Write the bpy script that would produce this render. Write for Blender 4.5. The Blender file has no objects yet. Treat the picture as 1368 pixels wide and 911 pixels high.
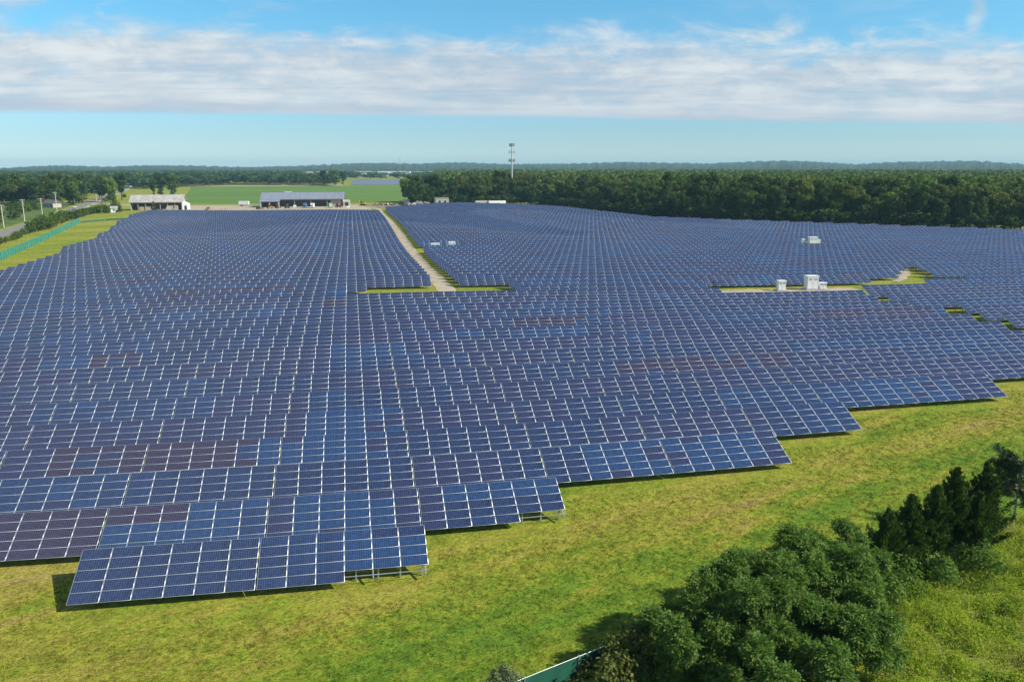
import bpy, math, random
import numpy as np
from mathutils import Vector, Matrix

SC = bpy.context.scene
COL = SC.collection
R = math.radians

# ---------------------------------------------------------------- camera
CAM = (19.43, -52.10, 27.24)
cd = bpy.data.cameras.new('camera'); cam = bpy.data.objects.new('camera', cd); COL.objects.link(cam)
cam.location = CAM
cam.rotation_euler = (R(90 - 12.285), 0, R(-11.29))
cd.sensor_width = 36; cd.lens = 28.0; cd.clip_start = 0.5; cd.clip_end = 40000
SC.camera = cam

# ---------------------------------------------------------------- world, sun, exposure
SUN_EL, SUN_AZ = 37.5, 116.0
W = bpy.data.worlds.new('World'); SC.world = W; W.use_nodes = True
wn, wl = W.node_tree.nodes, W.node_tree.links
wn.clear()


def mathn(nodes, links, op, a, b=None, c=None):
    n = nodes.new('ShaderNodeMath'); n.operation = op
    for i, v in enumerate((a, b, c)):
        if v is None: continue
        if isinstance(v, (int, float)): n.inputs[i].default_value = v
        else: links.new(v, n.inputs[i])
    return n.outputs[0]


def smooth(nodes, links, v, a, b, lo=0.0, hi=1.0):
    n = nodes.new('ShaderNodeMapRange'); n.interpolation_type = 'SMOOTHSTEP'
    for k, x in (('Value', v), ('From Min', a), ('From Max', b), ('To Min', lo), ('To Max', hi)):
        if isinstance(x, (int, float)): n.inputs[k].default_value = x
        else: links.new(x, n.inputs[k])
    return n.outputs['Result']


def noise(nodes, links, vec, scale, detail=5, rough=0.55, dist=0.0):
    n = nodes.new('ShaderNodeTexNoise'); n.inputs['Scale'].default_value = scale
    n.inputs['Detail'].default_value = detail; n.inputs['Roughness'].default_value = rough
    n.inputs['Distortion'].default_value = dist
    if vec is not None: links.new(vec, n.inputs['Vector'])
    return n.outputs['Fac']


def mixc(nodes, links, f, a, b, mode='MIX'):
    n = nodes.new('ShaderNodeMix'); n.data_type = 'RGBA'; n.blend_type = mode
    for i, x in ((0, f), (6, a), (7, b)):
        if isinstance(x, (int, float)): n.inputs[i].default_value = x
        elif isinstance(x, tuple): n.inputs[i].default_value = x if len(x) == 4 else (*x, 1)
        else: links.new(x, n.inputs[i])
    return n.outputs[2]


def build_sky():
    N, L = wn, wl
    out = N.new('ShaderNodeOutputWorld'); bg = N.new('ShaderNodeBackground')
    L.new(bg.outputs[0], out.inputs[0])
    sky = N.new('ShaderNodeTexSky'); sky.sky_type = 'NISHITA'; sky.sun_disc = False
    sky.sun_elevation = R(SUN_EL); sky.sun_rotation = R(SUN_AZ)
    sky.air_density = 1.0; sky.dust_density = 0.2; sky.ozone_density = 3.0; sky.altitude = 50
    bg.inputs['Strength'].default_value = 0.08
    tc = N.new('ShaderNodeTexCoord')
    h = R(11.29)
    # world-fixed bearings: s runs along the cloud bank, t is its slope above the horizon
    def dot(v):
        n = N.new('ShaderNodeVectorMath'); n.operation = 'DOT_PRODUCT'
        L.new(tc.outputs['Generated'], n.inputs[0]); n.inputs[1].default_value = v
        return n.outputs['Value']
    fw = mathn(N, L, 'MAXIMUM', mathn(N, L, 'ABSOLUTE', dot((math.sin(h), math.cos(h), 0))), 0.05)
    s = mathn(N, L, 'DIVIDE', dot((math.cos(h), -math.sin(h), 0)), fw)
    t = mathn(N, L, 'DIVIDE', dot((0, 0, 1)), fw)
    def vec(sx, tx, off=0.0):
        c = N.new('ShaderNodeCombineXYZ')
        L.new(mathn(N, L, 'MULTIPLY', s, sx), c.inputs[0]); L.new(mathn(N, L, 'MULTIPLY', t, tx), c.inputs[1])
        c.inputs[2].default_value = off
        return c.outputs[0]
    n_big = noise(N, L, vec(3.2, 13, 3.1), 1.0, 6, 0.58, 0.4)
    n_puff = noise(N, L, vec(8, 24, 7.7), 1.0, 8, 0.62, 0.6)
    n_str = noise(N, L, vec(3.0, 60, 1.3), 1.0, 6, 0.6, 0.25)
    n_lump = noise(N, L, vec(13, 40, 9.1), 1.0, 8, 0.62, 0.3)
    n_fine = noise(N, L, vec(22, 90, 4.2), 1.0, 5, 0.6, 0.3)
    sl = mathn(N, L, 'MULTIPLY_ADD', s, -0.0125, 0.0575)
    lo = mathn(N, L, 'MULTIPLY_ADD', mathn(N, L, 'SUBTRACT', n_str, 0.5), 0.010, sl)
    low_mask = smooth(N, L, mathn(N, L, 'SUBTRACT', t, lo), -0.002, 0.006)
    # ragged top, reaching higher on the left
    lefty = smooth(N, L, s, 0.0, -0.62)
    top = mathn(N, L, 'MULTIPLY_ADD', lefty, 0.024, 0.150)
    top = mathn(N, L, 'MULTIPLY_ADD', mathn(N, L, 'SUBTRACT', n_big, 0.5), 0.07, top)
    top = mathn(N, L, 'MULTIPLY_ADD', mathn(N, L, 'SUBTRACT', n_puff, 0.5), 0.12, top)
    top_mask = smooth(N, L, mathn(N, L, 'SUBTRACT', t, top), 0.016, -0.026)
    dens = mathn(N, L, 'MULTIPLY', low_mask, top_mask)
    body = smooth(N, L, mathn(N, L, 'ADD', mathn(N, L, 'MULTIPLY', n_lump, 0.6), mathn(N, L, 'MULTIPLY', n_str, 0.4)), 0.35, 0.54, 0.72, 0.98)
    dens = mathn(N, L, 'MULTIPLY', dens, body)
    # loose wisps above the bank
    wisp = smooth(N, L, mathn(N, L, 'MULTIPLY_ADD', lefty, 0.09, mathn(N, L, 'MULTIPLY_ADD', n_puff, 0.4, mathn(N, L, 'MULTIPLY', n_big, 0.6))), 0.51, 0.66, 0.0, 0.85)
    wisp = mathn(N, L, 'MULTIPLY', wisp, smooth(N, L, t, 0.13, 0.17))
    wisp = mathn(N, L, 'MULTIPLY', wisp, mathn(N, L, 'MULTIPLY_ADD', lefty, 0.85, 0.15))
    dens = mathn(N, L, 'MAXIMUM', dens, wisp)
    # two short contrails: thin tapering streaks in the upper right
    def streak(s0, t0, s1, t1, w, amt):
        dx, dy = s1 - s0, t1 - t0; ln = math.hypot(dx, dy)
        a = mathn(N, L, 'ADD', mathn(N, L, 'MULTIPLY', mathn(N, L, 'SUBTRACT', s, s0), dx / ln), mathn(N, L, 'MULTIPLY', mathn(N, L, 'SUBTRACT', t, t0), dy / ln))
        b = mathn(N, L, 'ADD', mathn(N, L, 'MULTIPLY', mathn(N, L, 'SUBTRACT', s, s0), -dy / ln), mathn(N, L, 'MULTIPLY', mathn(N, L, 'SUBTRACT', t, t0), dx / ln))
        b = mathn(N, L, 'MULTIPLY_ADD', mathn(N, L, 'SUBTRACT', n_fine, 0.5), 0.022, b)
        m = smooth(N, L, mathn(N, L, 'ABSOLUTE', b), w, 0.0)
        m = mathn(N, L, 'MULTIPLY', m, smooth(N, L, a, 0.0, ln * 0.3)); m = mathn(N, L, 'MULTIPLY', m, smooth(N, L, a, ln, ln * 0.7))
        return mathn(N, L, 'MULTIPLY', m, amt)
    dens = mathn(N, L, 'MAXIMUM', dens, streak(0.541, 0.142, 0.555, 0.215, 0.016, 0.55))
    dens = mathn(N, L, 'MAXIMUM', dens, streak(0.43, 0.160, 0.56, 0.128, 0.008, 0.25))
    # cloud brightness: bright ridges, lavender-grey folds, greyer flat base
    low = smooth(N, L, mathn(N, L, 'SUBTRACT', t, lo), 0.055, 0.01)          # streaky base, lumpy crown
    ws = mathn(N, L, 'MULTIPLY_ADD', low, 0.40, 0.25)
    br = mathn(N, L, 'ADD', mathn(N, L, 'MULTIPLY', n_str, ws), mathn(N, L, 'MULTIPLY', mathn(N, L, 'MULTIPLY_ADD', n_lump, 0.55, mathn(N, L, 'MULTIPLY', n_puff, 0.45)), mathn(N, L, 'SUBTRACT', 1.0, ws)))
    br = smooth(N, L, br, 0.39, 0.63)
    base_d = smooth(N, L, mathn(N, L, 'SUBTRACT', t, lo), 0.0, 0.022, 0.0, 1.0)
    br = mathn(N, L, 'MULTIPLY', br, mathn(N, L, 'MULTIPLY_ADD', base_d, 0.6, 0.4))
    ccol = mixc(N, L, br, (4.7, 5.5, 6.4), (7.3, 7.85, 8.1))
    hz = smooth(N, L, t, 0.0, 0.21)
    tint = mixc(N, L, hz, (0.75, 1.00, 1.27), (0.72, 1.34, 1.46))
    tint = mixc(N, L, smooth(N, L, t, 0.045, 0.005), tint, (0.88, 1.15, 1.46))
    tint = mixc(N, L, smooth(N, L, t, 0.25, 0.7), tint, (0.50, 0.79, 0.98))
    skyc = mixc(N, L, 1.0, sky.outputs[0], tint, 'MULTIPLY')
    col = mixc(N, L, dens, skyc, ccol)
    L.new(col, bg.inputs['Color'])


build_sky()
S = Vector((math.cos(R(SUN_EL)) * math.sin(R(SUN_AZ)), math.cos(R(SUN_EL)) * math.cos(R(SUN_AZ)), math.sin(R(SUN_EL))))
ld = bpy.data.lights.new('sun', 'SUN'); ld.energy = 4.8; ld.angle = R(0.53); ld.color = (1.0, 0.95, 0.86)
sun = bpy.data.objects.new('sun', ld); COL.objects.link(sun)
sun.rotation_euler = (-S).to_track_quat('-Z', 'Y').to_euler(); sun.location = (60, -60, 90)
vs = SC.view_settings
vs.view_transform = 'Standard'; vs.look = 'None'; vs.exposure = 0.40; vs.gamma = 1.0; vs.use_curve_mapping = False
SC.render.engine = 'CYCLES'
SC.cycles.use_denoising = True
SC.cycles.max_bounces = 6; SC.cycles.diffuse_bounces = 3; SC.cycles.glossy_bounces = 2
SC.cycles.transmission_bounces = 3; SC.cycles.transparent_max_bounces = 6; SC.cycles.volume_bounces = 0

# ---------------------------------------------------------------- terrain
_w = [0.11, 0.19, 0.15, 0.09, 0.04, -0.44, 0.04, 0.4, 0.36, 0.19, -1.38, -0.37, 0.58, 0.58, 0.3, -0.7, -0.02, 0.42, 0.35, 0.18, -0.18, -0.13, 0.06, 0.11, 0.05, -0.08, -0.01, 0.16, 0.1, 0.02, 0.01, 0.09, 0.12, 0.05, 0.01, 0.01, 0.02, 0.02, 0.01, 0.0]
_c = np.array([(i, j) for i in np.arange(-60, 241, 40.) for j in np.arange(-20, 141, 40.)])
_wt = np.array(_w)


def terr(x, y):
    x = np.asarray(x, float); y = np.asarray(y, float)
    d2 = (x[..., None] - _c[:, 0]) ** 2 + (y[..., None] - _c[:, 1]) ** 2
    z = (np.exp(-d2 / 3200.0) * _wt).sum(-1)
    # gentle swells in the far blocks
    far = np.clip((y - 140) / 120, 0, 1) * np.clip((560 - y) / 80, 0, 1)
    z = z + far * (0.55 * np.sin(x / 31 + 0.6) * np.sin(y / 47 + 1.1) + 0.35 * np.sin(x / 17 + y / 60))
    return z


def tz(x, y): return float(terr(x, y))


# ---------------------------------------------------------------- helpers
def mesh_np(name, V, F, mats, mi=None, uv=None, smooth_=False):
    V = np.ascontiguousarray(V, np.float32); F = np.ascontiguousarray(F, np.int32)
    me = bpy.data.meshes.new(name)
    k = F.shape[1]
    me.vertices.add(len(V)); me.vertices.foreach_set('co', V.ravel())
    me.loops.add(F.size); me.loops.foreach_set('vertex_index', F.ravel())
    me.polygons.add(len(F)); me.polygons.foreach_set('loop_start', np.arange(0, F.size, k, dtype=np.int32))
    if mi is not None: me.polygons.foreach_set('material_index', np.ascontiguousarray(mi, np.int32))
    if smooth_: me.polygons.foreach_set('use_smooth', np.ones(len(F), bool))
    if uv is not None:
        l = me.uv_layers.new(name='UVMap'); l.data.foreach_set('uv', np.ascontiguousarray(uv, np.float32).ravel())
    for m in mats: me.materials.append(m)
    me.update(calc_edges=True); me.validate(clean_customdata=False)
    return me


class MB:
    """collects boxes, tubes, quads and n-gons, then links them as ONE mesh object"""
    def __init__(s): s.v = []; s.f = []; s.mi = []

    def add(s, verts, faces, m=0):
        o = len(s.v); s.v += [tuple(v) for v in verts]; s.f += [tuple(i + o for i in f) for f in faces]; s.mi += [m] * len(faces); return s

    def box(s, c, d, m=0, M=None, top=(1, 1)):
        x, y, z = d[0] / 2, d[1] / 2, d[2] / 2; a, b = top
        P = [(-x, -y, -z), (x, -y, -z), (x, y, -z), (-x, y, -z), (-x * a, -y * b, z), (x * a, -y * b, z), (x * a, y * b, z), (-x * a, y * b, z)]
        P = [Vector(p) for p in P]
        if M is not None: P = [M @ p for p in P]
        P = [p + Vector(c) for p in P]
        return s.add(P, [(3, 2, 1, 0), (4, 5, 6, 7), (0, 1, 5, 4), (1, 2, 6, 5), (2, 3, 7, 6), (3, 0, 4, 7)], m)

    def tube(s, p0, p1, r0, r1=None, n=8, m=0, cap=True):
        r1 = r0 if r1 is None else r1
        p0, p1 = Vector(p0), Vector(p1); d = (p1 - p0).normalized()
        u = d.orthogonal().normalized(); w = d.cross(u)
        P = []
        for p, r in ((p0, r0), (p1, r1)):
            for i in range(n):
                a = 2 * math.pi * i / n; P.append(p + (u * math.cos(a) + w * math.sin(a)) * r)
        F = [(i, (i + 1) % n, n + (i + 1) % n, n + i) for i in range(n)]
        if cap: F += [tuple(reversed(range(n))), tuple(range(n, 2 * n))]
        return s.add(P, F, m)

    def prism(s, poly, axis, a, b, m=0):
        """polygon in the two other axes, extruded along axis from a to b"""
        n = len(poly); P = []
        for t in (a, b):
            for (u, v) in poly:
                P.append((t, u, v) if axis == 'x' else (u, t, v) if axis == 'y' else (u, v, t))
        F = [(i, (i + 1) % n, n + (i + 1) % n, n + i) for i in range(n)] + [tuple(reversed(range(n))), tuple(range(n, 2 * n))]
        return s.add(P, F, m)

    def mesh(s, name, mats):
        me = bpy.data.meshes.new(name); me.from_pydata(s.v, [], s.f)
        for m in (mats if isinstance(mats, (list, tuple)) else [mats]): me.materials.append(m)
        me.polygons.foreach_set('material_index', s.mi); me.update(); return me

    def build(s, name, mats, parent=None, loc=(0, 0, 0), rot=None, bevel=0.0):
        return link(name, s.mesh(name, mats), parent, loc, rot, bevel)


def link(name, me, parent=None, loc=(0, 0, 0), rot=None, bevel=0.0):
    o = bpy.data.objects.new(name, me); COL.objects.link(o); o.parent = parent; o.location = loc
    if rot is not None: o.rotation_euler = rot
    if bevel:
        b = o.modifiers.new('bevel', 'BEVEL'); b.width = bevel; b.segments = 2; b.limit_method = 'ANGLE'
    return o


def tag(o, label=None, cat=None, group=None, kind=None):
    for k, v in (('label', label), ('category', cat), ('group', group), ('kind', kind)):
        if v: o[k] = v
    return o


def thing(name, label, cat, loc=(0, 0, 0), rz=0.0, group=None):
    o = bpy.data.objects.new(name, None); COL.objects.link(o); o.location = loc; o.rotation_euler = (0, 0, rz)
    o.empty_display_size = 0.3
    return tag(o, label, cat, group)


def copy_tree(o, kids, parent=None):
    c = o.copy(); COL.objects.link(c); c.parent = parent
    for ch in kids.get(o.name, []): copy_tree(ch, kids, c)
    return c


def structure(o): o['kind'] = 'structure'; return o


# ---------------------------------------------------------------- materials
MATS = {}


def mat(name):
    m = bpy.data.materials.new(name); m.use_nodes = True
    n, l = m.node_tree.nodes, m.node_tree.links
    return m, n, l, n['Principled BSDF']


def simple(name, col, rough=0.6, metal=0.0, spec=0.4, vary=0.12, scale=1.5):
    if name in MATS: return MATS[name]
    m, n, l, b = mat(name)
    tc = n.new('ShaderNodeTexCoord')
    f = noise(n, l, tc.outputs['Object'], scale, 6, 0.6)
    lo = tuple(c * (1 - vary) for c in col); hi = tuple(min(1, c * (1 + vary)) for c in col)
    l.new(mixc(n, l, smooth(n, l, f, 0.3, 0.7), lo, hi), b.inputs['Base Color'])
    b.inputs['Roughness'].default_value = rough; b.inputs['Metallic'].default_value = metal
    b.inputs['Specular IOR Level'].default_value = spec
    MATS[name] = m
    return m


def glass_mat(name, col):
    """polycrystalline module face: 12 x 6 cells, thin silver grid, crystal mottling, clear glass over it"""
    m, n, l, b = mat(name)
    uv = n.new('ShaderNodeUVMap'); uv.uv_map = 'UVMap'
    sep = n.new('ShaderNodeSeparateXYZ'); l.new(uv.outputs[0], sep.inputs[0])
    def line(o, w):
        f = mathn(n, l, 'FRACT', o)
        d = mathn(n, l, 'ABSOLUTE', mathn(n, l, 'SUBTRACT', f, 0.5))
        return mathn(n, l, 'GREATER_THAN', d, 0.5 - w)
    lx = line(sep.outputs[0], 0.055); ly = line(sep.outputs[1], 0.045)
    bus = line(mathn(n, l, 'MULTIPLY', sep.outputs[1], 3.0), 0.03)
    g = mathn(n, l, 'MAXIMUM', mathn(n, l, 'MAXIMUM', lx, ly), mathn(n, l, 'MULTIPLY', bus, 0.35))
    vor = n.new('ShaderNodeTexVoronoi'); vor.inputs['Scale'].default_value = 1.0
    l.new(uv.outputs[0], vor.inputs['Vector'])
    geo = n.new('ShaderNodeNewGeometry')
    cs = n.new('ShaderNodeSeparateColor'); l.new(vor.outputs['Color'], cs.inputs[0])
    k = mathn(n, l, 'MULTIPLY_ADD', cs.outputs[0], 0.7, 0.60)
    k = mathn(n, l, 'MULTIPLY', k, mathn(n, l, 'MULTIPLY_ADD', geo.outputs['Random Per Island'], 0.3, 0.85))
    vm = n.new('ShaderNodeVectorMath'); vm.operation = 'SCALE'; vm.inputs[0].default_value = col
    l.new(k, vm.inputs['Scale'])
    c = mixc(n, l, mathn(n, l, 'MULTIPLY', g, 0.62), vm.outputs[0], (0.16, 0.19, 0.25))
    l.new(c, b.inputs['Base Color'])
    b.inputs['Roughness'].default_value = 0.16; b.inputs['IOR'].default_value = 1.52
    b.inputs['Specular IOR Level'].default_value = 0.5
    return m


TONES = [glass_mat('module_navy', (0.012, 0.028, 0.086)), glass_mat('module_blue', (0.012, 0.034, 0.102)),
         glass_mat('module_bright_blue', (0.011, 0.043, 0.124)), glass_mat('module_violet_navy', (0.020, 0.027, 0.082)),
         glass_mat('module_slate', (0.018, 0.034, 0.090)), glass_mat('module_plum', (0.031, 0.023, 0.054))]
ALU = simple('aluminium_frame', (0.52, 0.56, 0.58), 0.38, 0.55, 0.5, 0.06)
STEEL = simple('galvanised_steel', (0.42, 0.45, 0.44), 0.5, 0.6, 0.5, 0.15)
BACK = simple('module_backsheet', (0.45, 0.46, 0.46), 0.6)
WHITE = simple('white_paint', (0.78, 0.79, 0.78), 0.45, vary=0.05)
CONC = simple('concrete', (0.38, 0.36, 0.32), 0.9, vary=0.2)
DARK = simple('dark_interior', (0.03, 0.03, 0.032), 0.8)
BLACK = simple('rubber', (0.02, 0.02, 0.02), 0.8)
GLASSW = simple('window_glass', (0.03, 0.045, 0.055), 0.08, spec=0.6)
BARK = simple('bark', (0.11, 0.085, 0.06), 0.9, vary=0.35, scale=5)
PALEBARK = simple('pale_bark', (0.36, 0.31, 0.25), 0.85, vary=0.25, scale=5)
POLEWOOD = simple('pole_wood', (0.56, 0.52, 0.44), 0.85, vary=0.2, scale=3)


def lawn_mat():
    m, n, l, b = mat('mown_grass')
    geo = n.new('ShaderNodeNewGeometry'); P = geo.outputs['Position']
    def rot(az, sx, sy):
        mp = n.new('ShaderNodeMapping'); mp.inputs['Rotation'].default_value = (0, 0, R(-az)); mp.inputs['Scale'].default_value = (sx, sy, 1)
        l.new(P, mp.inputs[0]); return mp.outputs[0]
    # mapping rotates first, then nothing else: stripes lie along the fence line
    mp0 = n.new('ShaderNodeMapping'); mp0.inputs['Rotation'].default_value = (0, 0, R(-20)); l.new(P, mp0.inputs[0])
    def scaled(sx, sy):
        q = n.new('ShaderNodeMapping'); q.inputs['Scale'].default_value = (sx, sy, 1); l.new(mp0.outputs[0], q.inputs[0]); return q.outputs[0]
    big = noise(n, l, scaled(0.018, 0.11), 1.0, 5, 0.55, 0.4)
    mid = noise(n, l, scaled(0.22, 0.45), 1.0, 6, 0.62)
    swath = noise(n, l, scaled(0.05, 0.8), 1.0, 4, 0.6)
    fine = noise(n, l, P, 2.6, 6, 0.72)
    tuft = noise(n, l, scaled(3.4, 5.6), 1.0, 5, 0.9)
    sp = n.new('ShaderNodeSeparateXYZ'); l.new(mp0.outputs[0], sp.inputs[0])
    # dry worn belt along the array, lusher next to the fence
    dv = mathn(n, l, 'ADD', sp.outputs[1], mathn(n, l, 'MULTIPLY', mathn(n, l, 'SUBTRACT', mid, 0.5), 7.0))
    lush = smooth(n, l, dv, -11.5, -18.0)
    v = mathn(n, l, 'ADD', mathn(n, l, 'MULTIPLY', big, 0.45), mathn(n, l, 'MULTIPLY', mid, 0.24))
    v = mathn(n, l, 'ADD', v, mathn(n, l, 'MULTIPLY', swath, 0.22)); v = mathn(n, l, 'ADD', v, mathn(n, l, 'MULTIPLY', fine, 0.36))
    v = mathn(n, l, 'SUBTRACT', v, mathn(n, l, 'MULTIPLY', lush, 0.065))
    belt = mathn(n, l, 'MULTIPLY', smooth(n, l, dv, -6.0, -9.5), smooth(n, l, dv, -15.0, -11.0))
    v = mathn(n, l, 'MULTIPLY_ADD', belt, 0.035, v)
    cr = n.new('ShaderNodeValToRGB'); l.new(v, cr.inputs[0])
    e = cr.color_ramp.elements
    e[0].position = 0.535; e[0].color = (0.105, 0.188, 0.015, 1)
    e[1].position = 0.775; e[1].color = (0.315, 0.235, 0.082, 1)
    for p, c in ((0.60, (0.176, 0.228, 0.018)), (0.665, (0.256, 0.250, 0.030)), (0.725, (0.292, 0.248, 0.048))):
        x = e.new(p); x.color = (*c, 1)
    blot = noise(n, l, P, 0.9, 5, 0.75)
    k = smooth(n, l, tuft, 0.36, 0.60, 0.50, 1.42)
    k = mathn(n, l, 'MULTIPLY', k, smooth(n, l, blot, 0.34, 0.60, 0.78, 1.15))
    vm = n.new('ShaderNodeVectorMath'); vm.operation = 'SCALE'; l.new(cr.outputs[0], vm.inputs[0]); l.new(k, vm.inputs['Scale'])
    l.new(vm.outputs[0], b.inputs['Base Color'])
    b.inputs['Roughness'].default_value = 0.95; b.inputs['Specular IOR Level'].default_value = 0.15
    bp = n.new('ShaderNodeBump'); bp.inputs['Strength'].default_value = 0.9; bp.inputs['Distance'].default_value = 0.12
    l.new(mathn(n, l, 'ADD', tuft, fine), bp.inputs['Height']); l.new(bp.outputs[0], b.inputs['Normal'])
    return m


LAWN = lawn_mat()


def ground_mat(name, cols, scale, bump=0.3, stretch=(1, 1), rough=0.95):
    m, n, l, b = mat(name)
    geo = n.new('ShaderNodeNewGeometry')
    mp = n.new('ShaderNodeMapping'); mp.inputs['Scale'].default_value = (stretch[0], stretch[1], 1); l.new(geo.outputs['Position'], mp.inputs[0])
    f = mathn(n, l, 'ADD', mathn(n, l, 'MULTIPLY', noise(n, l, mp.outputs[0], scale, 7, 0.65), 0.7), mathn(n, l, 'MULTIPLY', noise(n, l, mp.outputs[0], scale * 9, 5, 0.7), 0.3))
    cr = n.new('ShaderNodeValToRGB'); l.new(f, cr.inputs[0]); e = cr.color_ramp.elements
    e[0].position = 0.36; e[0].color = (*cols[0], 1); e[1].position = 0.64; e[1].color = (*cols[-1], 1)
    for i, c in enumerate(cols[1:-1]):
        x = e.new(0.36 + 0.28 * (i + 1) / (len(cols) - 1)); x.color = (*c, 1)
    l.new(cr.outputs[0], b.inputs['Base Color']); b.inputs['Roughness'].default_value = rough; b.inputs['Specular IOR Level'].default_value = 0.2
    bp = n.new('ShaderNodeBump'); bp.inputs['Strength'].default_value = bump; bp.inputs['Distance'].default_value = 0.1
    l.new(f, bp.inputs['Height']); l.new(bp.outputs[0], b.inputs['Normal'])
    return m


SAND = ground_mat('sandy_gravel', [(0.26, 0.21, 0.14), (0.42, 0.35, 0.24), (0.50, 0.43, 0.32)], 0.35)
ASPH = ground_mat('asphalt', [(0.17, 0.165, 0.155), (0.26, 0.25, 0.235)], 0.5)
PAVE = ground_mat('pale_pavement', [(0.36, 0.34, 0.31), (0.46, 0.44, 0.40)], 0.5)
CROP = ground_mat('green_crop', [(0.085, 0.165, 0.022), (0.108, 0.200, 0.028), (0.145, 0.205, 0.036)], 0.010, 0.2, (0.6, 2.2))
STUB = ground_mat('straw_stubble', [(0.30, 0.25, 0.10), (0.40, 0.33, 0.17)], 0.03)
MEAD = ground_mat('meadow_soil', [(0.09, 0.14, 0.014), (0.18, 0.21, 0.022), (0.25, 0.24, 0.05)], 0.5, 0.8)
WOODFLOOR = ground_mat('wood_floor', [(0.020, 0.030, 0.010), (0.045, 0.055, 0.018)], 0.05)


def leaf_mat(name, c0, c1, trans=0.25, tint=0.35, rough=0.6, spec=0.25, straw=None):
    m, n, l, b = mat(name)
    geo = n.new('ShaderNodeNewGeometry'); oi = n.new('ShaderNodeObjectInfo')
    c = mixc(n, l, geo.outputs['Random Per Island'], c0, c1)
    if straw:
        f = noise(n, l, geo.outputs['Position'], 0.30, 5, 0.65, 0.6)
        c = mixc(n, l, smooth(n, l, f, 0.50, 0.64, 0.0, 0.75), c, straw)
        f = noise(n, l, geo.outputs['Position'], 0.55, 4, 0.6)
        c = mixc(n, l, smooth(n, l, f, 0.56, 0.66, 0.0, 0.7), c, (0.10, 0.19, 0.03))
    k = mathn(n, l, 'MULTIPLY_ADD', oi.outputs['Random'], tint, 1 - tint / 2)
    vm = n.new('ShaderNodeVectorMath'); vm.operation = 'SCALE'; l.new(c, vm.inputs[0]); l.new(k, vm.inputs['Scale'])
    l.new(vm.outputs[0], b.inputs['Base Color'])
    b.inputs['Roughness'].default_value = rough; b.inputs['Specular IOR Level'].default_value = spec
    tr = n.new('ShaderNodeBsdfTranslucent')
    vt = n.new('ShaderNodeVectorMath'); vt.operation = 'MULTIPLY'; l.new(vm.outputs[0], vt.inputs[0]); vt.inputs[1].default_value = (1.3, 1.5, 0.6)
    l.new(vt.outputs[0], tr.inputs['Color'])
    mx = n.new('ShaderNodeMixShader'); mx.inputs[0].default_value = trans
    l.new(b.outputs[0], mx.inputs[1]); l.new(tr.outputs[0], mx.inputs[2]); l.new(mx.outputs[0], n['Material Output'].inputs[0])
    return m


LEAF_OAK = leaf_mat('oak_leaves', (0.058, 0.102, 0.018), (0.118, 0.165, 0.028), 0.25, 0.4, 0.7, 0.15)
LEAF_DARK = leaf_mat('dark_leaves', (0.030, 0.060, 0.013), (0.072, 0.112, 0.022), 0.25, 0.4, 0.7, 0.15)
LEAF_OLIVE = leaf_mat('olive_leaves', (0.085, 0.112, 0.018), (0.135, 0.155, 0.028), 0.25, 0.35, 0.7, 0.15)
LEAF_LIME = leaf_mat('lime_leaves', (0.120, 0.200, 0.018), (0.200, 0.270, 0.030))
LEAF_RUST = leaf_mat('rusty_leaves', (0.090, 0.070, 0.024), (0.130, 0.085, 0.034))
LEAF_NEAR = leaf_mat('glossy_leaves', (0.052, 0.118, 0.020), (0.165, 0.245, 0.046), 0.32, 0.2, 0.65, 0.10)
LEAF_CEDAR = leaf_mat('cedar_sprays', (0.028, 0.064, 0.012), (0.082, 0.132, 0.022), 0.2, 0.25, 0.7, 0.12)
LEAF_PINE = leaf_mat('pine_needles', (0.022, 0.050, 0.016), (0.045, 0.080, 0.024), 0.1)
LEAF_GREY = leaf_mat('grey_green_leaves', (0.10, 0.135, 0.060), (0.17, 0.20, 0.095), 0.25)
LEAF_FEATH = leaf_mat('olive_feathery_leaves', (0.085, 0.110, 0.018), (0.150, 0.165, 0.030), 0.3)
LEAF_MEAD = leaf_mat('meadow_blades', (0.200, 0.320, 0.022), (0.440, 0.450, 0.070), 0.40, 0.0, 0.8, 0.1, (0.40, 0.34, 0.12))
LEAF_WEED = leaf_mat('weed_leaves', (0.090, 0.170, 0.020), (0.190, 0.270, 0.040), 0.35, 0.0, 0.8, 0.1)
LEAF_WOOD = leaf_mat('woodland_leaves', (0.044, 0.080, 0.016), (0.106, 0.146, 0.026), 0.25, 0.0, 0.7, 0.15)

# ---------------------------------------------------------------- ground and sheets
def nonuni(a, b, fine0, fine1, step, grow=1.25):
    xs = list(np.arange(fine0, fine1 + 0.01, step)); d = step
    x = fine1
    while x < b: d *= grow; x += d; xs.append(min(x, b))
    x = fine0; d = step; pre = []
    while x > a: d *= grow; x -= d; pre.append(max(x, a))
    return np.array(pre[::-1] + xs)


GX = nonuni(-8400, 8400, -150, 340, 4.0); GY = nonuni(-8400, 8400, -110, 580, 4.0)
X_, Y_ = np.meshgrid(GX, GY); Z_ = terr(X_, Y_)
nx, ny = len(GX), len(GY)
idx = np.arange(nx * ny).reshape(ny, nx)
F_ = np.stack([idx[:-1, :-1], idx[:-1, 1:], idx[1:, 1:], idx[1:, :-1]], -1).reshape(-1, 4)
g = link('ground', mesh_np('ground', np.stack([X_, Y_, Z_], -1).reshape(-1, 3), F_, [LAWN], smooth_=True)); structure(g)


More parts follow.
